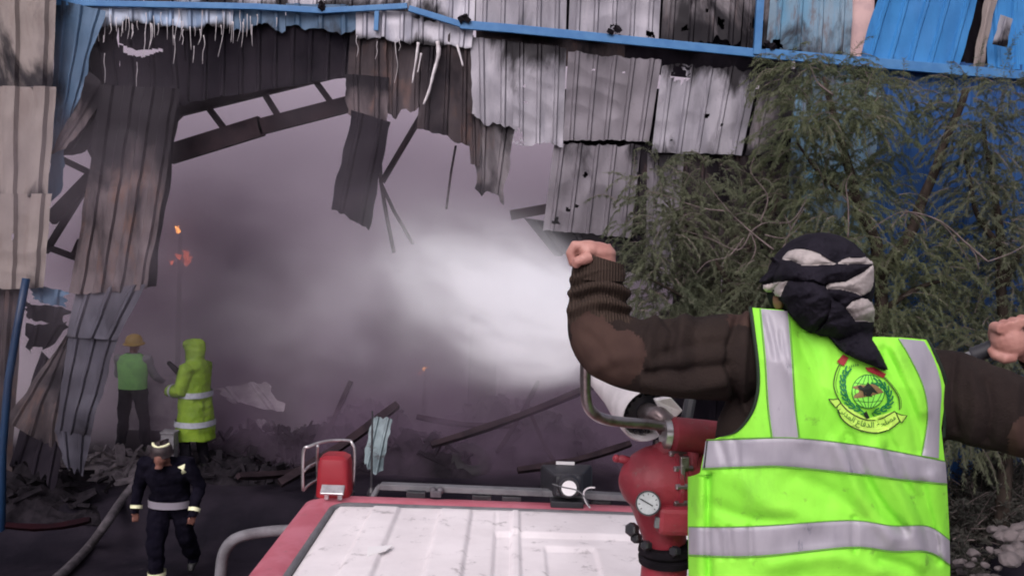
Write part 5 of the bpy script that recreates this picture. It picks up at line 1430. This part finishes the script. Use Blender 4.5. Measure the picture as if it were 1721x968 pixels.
patch([(1187, 741), (1182, 786)], [(1190, 741), (1185, 786)], 'trim_dark', 'binding', .008, w=2)

# emblem printed on the back: shapes lie on the vest surface
def EZ(x, y): return (1380 + x / 6.05, 580 + y / 6.05)
EM = {'olive': mat('print dark olive', (0.03, 0.045, 0.01)), 'green': mat('print green', (0.0, 0.16, 0.045)), 'brown': mat('print brown', (0.24, 0.15, 0.06)), 'black': mat('print black', (0.008, 0.015, 0.008)),
      'yellow': mat('print pale yellow', (0.52, 0.85, 0.12)), 'redp': mat('print red', (0.30, 0.015, 0.02)), 'pale': mat('print pale green', (0.26, 0.85, 0.08)), 'rim': mat('print pinkish line', (0.42, 0.38, 0.10)), 'dgreen': mat('print deep green', (0.01, 0.12, 0.02))}
emb = None
def e_obj(mb, name, m):
    global emb
    o = mb.obj(name, EM[m], vest)
    return o
class Ink:
    def __init__(s): s.mb = MB()
    def stroke(s, pts, w, off=.0045, sm=True):
        q = smooth_path(pts, 5) if sm and len(pts) > 2 else [tuple(p) for p in pts]
        vs = []
        for i, (x, y) in enumerate(q):
            a = q[max(i - 1, 0)]; b = q[min(i + 1, len(q) - 1)]; dx, dy = b[0] - a[0], b[1] - a[1]; l = math.hypot(dx, dy) or 1
            for s_ in (-.5, .5):
                X, Y = EZ(x - dy / l * w * s_, y + dx / l * w * s_); vs.append(VP(X, Y, off))
        s.mb.add(vs, [(2 * i, 2 * i + 1, 2 * i + 3, 2 * i + 2) for i in range(len(q) - 1)]); return s
    def fill(s, pts, off=.004):
        # small grid-fan fill so that it follows the cloth
        cx = sum(p[0] for p in pts) / len(pts); cy = sum(p[1] for p in pts) / len(pts); n = len(pts); vs = []; fs = []
        K = 5
        for k in range(K + 1):
            t = max(k / K, .001)
            for x, y in pts: vs.append(VP(*EZ(lerp(cx, x, t), lerp(cy, y, t)), off))
        for k in range(K):
            for i in range(n): fs.append((k * n + i, k * n + (i + 1) % n, (k + 1) * n + (i + 1) % n, (k + 1) * n + i))
        s.mb.add(vs, fs); return s
    def done(s, name, m): return s.mb.obj(name, EM[m], vest)
gl = [(480 + 165 * math.cos(2 * math.pi * k / 36) * 1.0, 470 + 170 * math.sin(2 * math.pi * k / 36)) for k in range(36)]
Ink().fill(gl, .0037).done('emblem_globe', 'pale')
ink = Ink()
for k in (-2, -1, 0, 1, 2): ink.stroke([(480 + k * 22, 305), (480 + k * 68, 470), (480 + k * 22, 636)], 7, .0042)
for dy in (-90, 90): ink.stroke([(340, 470 + dy), (480, 490 + dy), (625, 470 + dy)], 6, .0042)
ink.stroke(gl + gl[:1], 8, .0042); ink.done('emblem_globe_lines', 'dgreen')
Ink().fill([(325, 420), (400, 400), (470, 410), (540, 380), (600, 440), (640, 480), (560, 500), (480, 520), (400, 535), (335, 540)], .0047).done('emblem_land', 'brown')
ink = Ink(); ink.fill([(370, 420), (400, 405), (430, 430), (480, 385), (520, 420), (585, 495), (530, 470), (500, 515), (460, 520), (455, 470), (440, 530), (425, 470), (390, 450)], .0056)
ink.stroke([(470, 380), (560, 480)], 16, .0058).stroke([(420, 440), (450, 500), (520, 520)], 12, .0058); ink.done('emblem_bird', 'black')
ink = Ink()
for arc, sgn in (([(262, 262), (225, 340), (228, 440), (255, 540), (320, 620), (420, 665)], 1), ([(560, 375), (640, 420), (690, 500), (690, 590), (630, 650), (520, 690)], -1)):
    q = smooth_path(arc, 4); ink.stroke(arc, 9, .0046)
    for i in range(1, len(q) - 1, 2):
        x, y = q[i]; dx, dy = q[i - 1][0] - q[i + 1][0], q[i - 1][1] - q[i + 1][1]; l = math.hypot(dx, dy); dx /= l; dy /= l
        for s_ in (-1, 1):
            nx_, ny_ = -dy * s_, dx * s_; ink.stroke([(x, y), (x + dx * 28 + nx_ * 22, y + dy * 28 + ny_ * 22), (x + dx * 62 + nx_ * 26, y + dy * 62 + ny_ * 26)], 16, .005)
ink.stroke([(400, 660), (440, 690), (400, 700)], 10).stroke([(520, 690), (540, 720), (580, 730)], 10); ink.done('emblem_wreath', 'green')
Ink().fill([(430, 700), (460, 665), (495, 740), (460, 750)], .0052).done('emblem_base', 'black')
ban_u = [(190, 575), (260, 655), (360, 722), (480, 762), (600, 750), (690, 705), (745, 672)]; ban_l = [(165, 650), (210, 745), (300, 822), (420, 870), (560, 890), (700, 852), (800, 775)]
Ink().fill(ban_u + ban_l[::-1], .0040).done('emblem_banner', 'yellow')
ink = Ink(); ink.fill([(75, 548), (125, 552), (172, 545), (196, 580), (150, 632), (118, 598)], .0042); ink.fill([(765, 690), (810, 705), (875, 714), (822, 790), (800, 750)], .0042); ink.done('emblem_banner_ends', 'yellow')
ink = Ink(); ink.stroke(ban_u, 12, .005).stroke(ban_l, 12, .005).stroke([(75, 548), (125, 552), (172, 545), (200, 575)], 10, .005, False).stroke([(75, 548), (118, 598), (150, 635), (200, 585)], 10, .005, False)
ink.stroke([(745, 672), (770, 690), (815, 708), (875, 714), (822, 788), (798, 775), (765, 690)], 10, .005, False)
ink.stroke([(190, 190), (152, 270), (128, 390), (150, 490), (190, 565)], 11, .005).stroke([(640, 325), (735, 440), (790, 540), (800, 655)], 11, .005)
ink.stroke([(205, 205), (175, 280), (150, 395), (172, 490)], 5, .005).stroke([(655, 325), (752, 440), (810, 545), (815, 640)], 5, .005); ink.done('emblem_outline', 'olive')
ink = Ink(); ink.fill([(160, 165), (225, 92), (282, 128), (232, 212), (190, 190)], .0055); ink.fill([(450, 225), (540, 225), (662, 292), (632, 332), (530, 288), (470, 262)], .0055); ink.done('emblem_ribbon', 'redp')
# banner lettering
def lettering():
    txt = '\ufee3\ufebc\ufee0\ufea4\ufe94 \ufe8d\ufedf\ufeaa\ufed3\ufe8e\ufec9 \ufe8d\ufedf\ufee4\ufeaa\ufee7\ufef2'[::-1]
    cu = bpy.data.curves.new('t', 'FONT'); cu.body = txt; cu.resolution_u = 2
    o = bpy.data.objects.new('t', cu); COL.objects.link(o)
    me = bpy.data.meshes.new_from_object(o.evaluated_get(bpy.context.evaluated_depsgraph_get()))
    bpy.data.objects.remove(o)
    if not len(me.vertices): return
    xs = [v.co.x for v in me.vertices]; ys = [v.co.y for v in me.vertices]; x0, x1 = min(xs), max(xs); y0, y1 = min(ys), max(ys)
    mid = smooth_path([(lerp(a[0], b[0], .5), lerp(a[1], b[1], .5)) for a, b in zip(ban_u, ban_l)], 10)
    bm = bmesh.new(); bm.from_mesh(me); bmesh.ops.triangulate(bm, faces=bm.faces)
    mb = MB(); vs = []
    for v in bm.verts:
        u = lerp(.07, .95, (v.co.x - x0) / (x1 - x0)) * (len(mid) - 1); i = min(int(u), len(mid) - 2); f = u - i
        x = lerp(mid[i][0], mid[i + 1][0], f); y = lerp(mid[i][1], mid[i + 1][1], f); dx, dy = mid[i + 1][0] - mid[i][0], mid[i + 1][1] - mid[i][1]; l = math.hypot(dx, dy)
        h = ((v.co.y - y0) / (y1 - y0) - .5) * 92
        vs.append(VP(*EZ(x + dy / l * h, y - dx / l * h), .0055))
    bm.verts.index_update()
    mb.add(vs, [tuple(v.index for v in f.verts) for f in bm.faces]); bm.free()
    mb.obj('emblem_lettering', EM['dgreen'], vest)
lettering()
ink = Ink()
for k, (x, y) in enumerate(((285, 222), (305, 212), (325, 205), (348, 200), (370, 198))): ink.stroke([(x, y - 10), (x + 8, y + 6), (x - 4, y + 12)], 7, .005, False)
ink.done('emblem_top_marks', 'dgreen')

# headscarf: wound folds of black and cream cotton, each fold standing proud of the one below
HC = P(1380, 482, 1.97)
def head_D(px, py):
    p = P(px, py, 1.9); dx = (p.x - HC.x) / .128; dz = (p.z - HC.z) / .125
    return HC.y - .13 * math.sqrt(max(1 - dx * dx - dz * dz, .0))
def SZ(pts): return [(1260 + x / 3.723, 380 + y / 3.723) for x, y in pts]
FOLDS = [
 (SZ([(190, 205), (215, 160), (290, 110), (400, 72), (500, 75), (600, 100), (680, 150), (710, 190), (722, 240), (560, 262), (330, 262), (200, 232)]), 0, .010, 12),
 (SZ([(195, 222), (205, 190), (240, 155), (290, 140), (340, 142), (390, 155), (440, 175), (500, 215), (545, 236), (430, 246), (330, 248), (300, 230), (260, 212), (225, 214)]), 1, .018, 7),
 (SZ([(545, 232), (580, 207), (620, 195), (690, 200), (725, 188), (772, 225), (776, 245), (640, 240)]), 1, .017, 6),
 (SZ([(475, 375), (500, 352), (560, 348), (640, 325), (700, 288), (776, 236), (782, 300), (776, 370), (755, 412), (710, 438), (640, 412), (560, 397), (480, 402)]), 1, .020, 9),
 (SZ([(470, 395), (560, 392), (640, 410), (712, 440), (690, 460), (640, 470), (600, 510), (540, 475), (480, 440)]), 0, .017, 7),
 (SZ([(600, 510), (640, 470), (700, 448), (740, 455), (770, 480), (786, 525), (782, 570), (777, 602), (720, 594), (660, 594), (630, 555)]), 1, .024, 10),
 (SZ([(80, 365), (110, 350), (180, 345), (190, 350), (150, 400), (145, 418), (100, 415), (82, 395)]), 1, .020, 6),
 (SZ([(190, 348), (245, 336), (218, 375), (192, 446), (158, 440), (146, 415), (155, 385)]), 1, .024, 6),
 (SZ([(66, 352), (75, 330), (140, 265), (160, 228), (128, 186), (190, 207), (240, 212), (320, 246), (540, 238), (772, 236), (702, 292), (600, 345), (480, 360), (460, 385), (300, 352), (250, 342), (180, 347), (90, 366)]), 0, .032, 9),
 (SZ([(490, 430), (540, 470), (600, 510), (660, 592), (720, 594), (779, 600), (770, 710), (800, 755), (835, 820), (870, 900), (840, 905), (760, 872), (680, 842), (600, 802), (540, 742), (500, 692), (440, 690), (380, 660), (400, 560)]), 0, .034, 14),
 (SZ([(235, 345), (300, 342), (400, 338), (470, 372), (512, 440), (508, 520), (484, 595), (440, 645), (385, 676), (330, 645), (270, 575), (235, 505), (200, 475), (188, 442), (214, 380)]), 0, .050, 18),
]
def poly_dist(x, y, poly):
    b = 1e9
    for (x0, y0), (x1, y1) in zip(poly, poly[1:] + poly[:1]):
        dx, dy = x1 - x0, y1 - y0; t = max(0, min(1, ((x - x0) * dx + (y - y0) * dy) / (dx * dx + dy * dy + 1e-9)))
        b = min(b, math.hypot(x - x0 - dx * t, y - y0 - dy * t))
    return b
def scarf():
    BB = [(min(p[0] for p in f[0]), min(p[1] for p in f[0]), max(p[0] for p in f[0]), max(p[1] for p in f[0])) for f in FOLDS]
    x0, x1, y0, y1, st = 1275, 1498, 395, 626, 1.25
    nx_, ny_ = int((x1 - x0) / st), int((y1 - y0) / st)
    top = {}; 
    for j in range(ny_ + 1):
        for i in range(nx_ + 1):
            x, y = x0 + i * st, y0 + j * st; hit = None; h = 0
            for k, (pl, c, hh, rw) in enumerate(FOLDS):
                if BB[k][0] <= x <= BB[k][2] and BB[k][1] <= y <= BB[k][3] and inpoly(x, y, pl):
                    e = poly_dist(x, y, pl); g = hh * (0.25 + 0.75 * (1 - math.exp(-e / rw * 1.6)))
                    hit = (k, c); h = g
            if hit: top[(i, j)] = (hit, h, x, y)
    idx = {}; mb = MB()
    for key, ((k, c), h, x, y) in top.items():
        base = head_D(x, y); vd = vest_D(x, y) - .012
        t = sstep(545, 575, y)
        d = lerp(base, min(base, vd), t)
        wr = .0034 * math.sin((x * .45 + y * .85) / 4.6 + 2.8 * noise.noise(Vector((x / 22, y / 22, k)))) + .007 * noise.noise(Vector((x / 18, y / 18, k * 3.1))) + .003 * noise.noise(Vector((x / 6, y / 6, k * 1.7)))
        idx[key] = len(mb.v); mb.v.append(P(x, y, d - h - wr * (1 if c == 0 else .6)))
    mats_ = []
    for (i, j) in list(top):
        q = [(i, j), (i, j + 1), (i + 1, j + 1), (i + 1, j)]
        if all(p in idx for p in q):
            mb.f.append(tuple(idx[p] for p in q)); mats_.append(top[(i, j)][0][1])
    # rim turned in towards the head
    cnt = {}
    for f in mb.f:
        for a, b in zip(f, f[1:] + f[:1]): cnt[(min(a, b), max(a, b))] = cnt.get((min(a, b), max(a, b)), 0) + 1
    inner = {}
    cen = Vector((HC.x, HC.y, HC.z)); nf = len(mb.f)
    for f in list(mb.f):
        for a, b in zip(f, f[1:] + f[:1]):
            if cnt[(min(a, b), max(a, b))] == 1:
                for q in (a, b):
                    if q not in inner:
                        inner[q] = len(mb.v); p = mb.v[q].copy(); mb.v.append(p + Vector((0, .035, 0)) + (cen - p) * .04)
                mb.f.append((b, a, inner[a], inner[b])); mats_.append(mats_[0] if False else 0)
    o = mb.obj('headscarf', [M['scarf_black'], M['scarf_cream']], man, smooth=True, label='black and cream headscarf wound round the head with a tail down the back')
    o.data.polygons.foreach_set('material_index', mats_)
    return o
sc = scarf()
mb = MB(); mb.ell(HC + Vector((0, .012, .004)), (.118, .112, .118)); robj('scarf_wrap', mb, .006, [M['scarf_black']], sc, 3)
mb = MB(); mb.ell(P(1309, 504, 1.95), (.012, .025, .024)); robj('ear', mb, .004, [M['skin_shaded']], man, 4)

# --- generic figure for the men further off
def figure(J, th=1.0):
    """J: joints in local space; returns a merged MB: torso, limbs, head, hands"""
    m = MB(); V3 = Vector
    h, ch, nk, hd = V3(J['hip']), V3(J['chest']), V3(J['neck']), V3(J['head'])
    m.tube([h + V3((0, 0, -.06)), h, h.lerp(ch, .5), ch, ch.lerp(nk, .6), nk, nk.lerp(hd, .5)], 0, 18, flat=[(.16 * th, .11 * th), (.175 * th, .125 * th), (.17 * th, .125 * th), (.20 * th, .13 * th), (.15 * th, .10 * th), (.065, .065), (.058, .06)], up=J.get('right', (1, 0, 0)))
    f = V3(J['face']).normalized()
    m.ell(hd, (.078, .095, .115)); m.ell(hd + f * .095 + V3((0, 0, -.01)), (.015, .015, .02)); m.ell(hd + f * .06 + V3((0, 0, -.075)), (.045, .04, .04))
    for s in 'LR':
        sh, el, wr = V3(J['sh' + s]), V3(J['el' + s]), V3(J['wr' + s]); fi = V3(J['fi' + s])
        m.tube([sh.lerp(ch, .3), sh, sh.lerp(el, .5), el, el.lerp(wr, .5), wr], [.08 * th, .078 * th, .064 * th, .056 * th, .052 * th, .042 * th], 12)
        d = (fi - wr).normalized(); m.tube([wr, wr.lerp(fi, .6)], [.034, .038], 10); sd_ = d.orthogonal().normalized()
        for k in range(4): m.tube([wr.lerp(fi, .5) + sd_ * (k - 1.5) * .02, fi + sd_ * (k - 1.5) * .021, fi + d * .03 + V3((0, 0, -.02)) + sd_ * (k - 1.5) * .02], [.012, .012, .009], 6)
        m.tube([wr.lerp(fi, .2) - sd_ * .02, wr.lerp(fi, .7) - sd_ * .055], [.013, .011], 6)
        hp_, kn, an, to = V3(J['hp' + s]), V3(J['kn' + s]), V3(J['an' + s]), V3(J['to' + s])
        m.tube([hp_ + V3((0, 0, .06)), hp_, hp_.lerp(kn, .5), kn, kn.lerp(an, .45), an], [.11 * th, .108 * th, .094 * th, .074 * th, .074 * th, .062 * th], 12)
        m.tube([an + V3((0, 0, .06)), an + V3((0, 0, -.03)), an.lerp(to, .5) + V3((0, 0, -.01)), to], [.06, .056, .048, .034], 10)
    return m
def baggy(co, n):
    # loose cloth: mostly vertical creases and a few horizontal sags
    return .016 * noise.noise(Vector((co.x * 11, co.y * 11, co.z * 3))) + .012 * noise.noise(Vector((co.x * 5, co.y * 5, co.z * 13))) + .006 * noise.noise(co * 24)
def place(mb, loc, rz, s=1.0):
    return mb.xf(Matrix.Translation(Vector(loc)) @ Matrix.Rotation(rz, 4, 'Z') @ Matrix.Scale(s, 4))
def band(rs, m, parent, loc, rz, nm='reflective_band', n=24, s=1.0):
    mb = MB(); mb.rings(rs, n, 2.2, cap=False); place(mb, loc, rz, s); return mb.obj(nm, M[m], parent, smooth=True)

# green vest man inside, back to camera
hd = P(224, 574, 12.25); foot = gz(hd.x, hd.y); loc = Vector((hd.x, hd.y, foot)); s_ = (hd.z - foot) / 1.66
p2 = thing('person', loc, 'person inside the doorway in green vest and yellow helmet, seen from behind', 'person')
J = dict(hip=(0, 0, .95), chest=(0, 0, 1.32), neck=(0, .01, 1.48), head=(0, .03, 1.62), face=(0, 1, 0), shL=(-.2, 0, 1.42), elL=(-.26, .1, 1.15), wrL=(-.18, .3, 1.05), fiL=(-.12, .38, 1.05), shR=(.2, 0, 1.42), elR=(.28, .08, 1.16), wrR=(.30, .28, 1.05), fiR=(.3, .37, 1.04),
         hpL=(-.1, 0, .92), knL=(-.15, .04, .5), anL=(-.17, -.02, .1), toL=(-.19, .15, .04), hpR=(.1, 0, .92), knR=(.16, .05, .5), anR=(.2, 0, .1), toR=(.23, .16, .04))
mb = place(figure(J), loc, 0, s_)
def pk(c):
    z = (c.z - loc.z) / s_
    if z < .14: return 3
    if z < 1.0: return 0
    if z > 1.5 and abs(c.x - loc.x) < .15: return 2
    return 1
robj('body', mb, .014, [M['trouser'], M['shirt_grey'], M['skin_shaded'], M['boot']], p2, 3, pick=pk, disp=baggy)
band([(0, 0, z, a, b) for z, a, b in ((.98, .20, .155), (1.1, .20, .155), (1.25, .215, .16), (1.36, .225, .15), (1.44, .19, .12), (1.49, .10, .085))], 'vest_far', p2, loc, 0, 'green_vest', s=s_)
mb = MB(); mb.lathe((0, .03, 1.63), (0, -.12, 1), [(-.01, .15), (.0, .155), (.015, .125), (.06, .12), (.11, .095), (.135, .05), (.142, .004)], 20); place(mb, loc, 0, s_); mb.obj('helmet', M['helmet_yellow'], p2, smooth=R(40))

# lime raincoat man
hd = P(330, 582, 11.25); foot = gz(hd.x, hd.y); loc = Vector((hd.x, hd.y, foot)); s_ = (hd.z - foot) / 1.66; rz = R(78)
p3 = thing('person', loc, 'person in hooded lime raincoat with silver bands, facing left and holding a lance', 'person')
J = dict(hip=(0, 0, .95), chest=(0, 0, 1.32), neck=(0, .02, 1.48), head=(0, .05, 1.60), face=(0, 1, -.1), shL=(-.2, 0, 1.42), elL=(-.25, .06, 1.12), wrL=(-.17, .27, 1.1), fiL=(-.12, .34, 1.1), shR=(.2, 0, 1.42), elR=(.25, .02, 1.12), wrR=(.17, .24, 1.06), fiR=(.12, .32, 1.06),
         hpL=(-.1, 0, .92), knL=(-.13, .06, .5), anL=(-.14, 0, .1), toL=(-.16, .16, .04), hpR=(.1, 0, .92), knR=(.13, .0, .5), anR=(.15, -.06, .1), toR=(.17, .1, .04))
mb = place(figure(J, .95), loc, rz, s_)
def pk3(c):
    z = (c.z - loc.z) / s_
    if 1.13 < z < 1.5: return 3
    return 2 if z < .14 else (0 if z < 1.0 else 1)
robj('body', mb, .014, [M['trouser'], M['skin_shaded'], M['boot'], M['coat_lime']], p3, 3, pick=pk3, disp=baggy)
coat = MB()
coat.rings([(0, 0, z, a, b) for z, a, b in ((.48, .27, .25), (.62, .26, .235), (.8, .245, .21), (.98, .235, .185), (1.12, .23, .175), (1.3, .235, .165), (1.42, .215, .14), (1.5, .12, .11), (1.54, .09, .1))], 24)
for s in 'LR':
    sh, el, wr = Vector(J['sh' + s]), Vector(J['el' + s]), Vector(J['wr' + s])
    coat.tube([sh * .9 + Vector((0, 0, .12)), sh, sh.lerp(el, .5), el, el.lerp(wr, .55), wr], [.09, .098, .09, .088, .08, .072], 14)
coat.rings([(0, .02, 1.46, .11, .12), (0, .02, 1.52, .12, .13), (0, .02, 1.62, .125, .135), (0, .015, 1.70, .105, .115), (0, .0, 1.755, .06, .07), (0, -.01, 1.77, .02, .03)], 20)
coat.ell((0, .12, 1.68), (.1, .06, .06))
place(coat, loc, rz, s_)
rc = robj('raincoat', coat, .013, [M['coat_lime']], p3, 4, disp=baggy)
band([(0, 0, z, a, b) for z, a, b in ((1.03, .25, .2), (1.10, .247, .195))], 'band_silver', rc, loc, rz, s=s_)
band([(0, 0, z, a, b) for z, a, b in ((.66, .268, .243), (.73, .264, .235))], 'band_silver', rc, loc, rz, s=s_)
for s in 'LR':
    el, wr = Vector(J['el' + s]), Vector(J['wr' + s]); mb = MB(); mb.tube([el.lerp(wr, .45), el.lerp(wr, .65)], [.092, .088], 14, cap=False); place(mb, loc, rz, s_); mb.obj('reflective_band', M['band_silver'], rc, smooth=True)
mb = MB(); mb.tube([P(322, 652, 11.2), P(305, 630, 11.3), P(284, 610, 11.6)], [.05, .045, .03], 8); mb.obj('hose_lance', M['black_char'], smooth=True, label='dark hose lance held by the person in the lime raincoat', category='lance')

# dark-suited firefighter walking towards the camera, head bowed
ft = onground(288, 985); ft = Vector((P(287, 900, ft.y).x, ft.y, 0)); ft.z = gz(ft.x, ft.y); loc = ft; rz = R(180)
topz = P(284, 742, ft.y - .2).z; s_ = max(.85, (topz - ft.z) / 1.60)
p4 = thing('person', loc, 'person in dark navy fire suit with pale cuffs and belt, walking with head bowed', 'person')
J = dict(hip=(0, 0, .94), chest=(0, .12, 1.28), neck=(0, .2, 1.40), head=(0, .29, 1.47), face=(0, 1, -.7), shL=(-.21, .14, 1.36), elL=(-.33, .08, 1.1), wrL=(-.31, .2, .88), fiL=(-.30, .24, .8), shR=(.21, .14, 1.36), elR=(.30, .1, 1.1), wrR=(.30, .16, .88), fiR=(.30, .18, .79),
         hpL=(-.11, 0, .92), knL=(-.13, -.08, .52), anL=(-.12, -.35, .22), toL=(-.12, -.26, .06), hpR=(.11, 0, .92), knR=(.10, .14, .5), anR=(.09, .12, .1), toR=(.09, .29, .04))
mb = place(figure(J, 1.2), loc, rz, s_)
def pk4(c):
    z = (c.z - loc.z) / s_; f = (loc.y - c.y) / s_
    if z > 1.36 and f > .22 and abs(c.x - loc.x) < .12: return 1
    if z < .83 and abs(c.x - loc.x) > .25 * s_ and z > .6: return 1
    return 2 if z < .15 else 0
robj('body', mb, .013, [M['navy'], M['skin_shaded'], M['boot']], p4, 3, pick=pk4, disp=baggy)
mb = MB(); mb.lathe((0, .27, 1.5), (0, .35, 1), [(-.02, .112), (-.005, .118), (.01, .11), (.05, .108), (.09, .088), (.11, .045), (.118, .004)], 22); mb.bar((0, .13, 1.58), (0, .36, 1.60), .03, .06); place(mb, loc, rz, s_); hel = mb.obj('helmet', M['helmet_dark'], p4, smooth=R(40))
mb = MB(); mb.tube([Vector((.09 * math.cos(a), .29 + .105 * math.sin(a) - .04, 1.585 - .04 * math.sin(a) + .03)) for a in [R(25 + 13 * k) for k in range(11)]], .014, 6); place(mb, loc, rz, s_); mb.obj('helmet_band', M['band_yellow'], hel)
band([(0, .012, .90 - .02, .228, .178), (0, .012, .955, .228, .178)], 'shirt_pale' if 'shirt_pale' in M else 'band_silver', p4, loc, rz, 'belt', s=s_)
for s in 'LR':
    el, wr = Vector(J['el' + s]), Vector(J['wr' + s]); mb = MB(); mb.tube([el.lerp(wr, .85), wr], [.062, .06], 14, cap=False); place(mb, loc, rz, s_); mb.obj('cuff_band', M['band_yellow'], p4, smooth=True)
sh, el = Vector(J['shL']), Vector(J['elL']); mb = MB(); mb.tube([sh.lerp(el, .05), sh.lerp(el, .35)], 0, 12, flat=[(.05, .03), (.05, .03)]); mb.xf(Matrix.Translation((.03, .07, .02))); place(mb, loc, rz, s_); mb.obj('shoulder_patch', M['band_yellow'], p4, smooth=True)
kn, an = Vector(J['knR']), Vector(J['anR']); mb = MB(); mb.tube([kn.lerp(an, .72), kn.lerp(an, .84)], [.094, .09], 14, cap=False); place(mb, loc, rz, s_); mb.obj('leg_band', M['band_yellow'], p4, smooth=True)
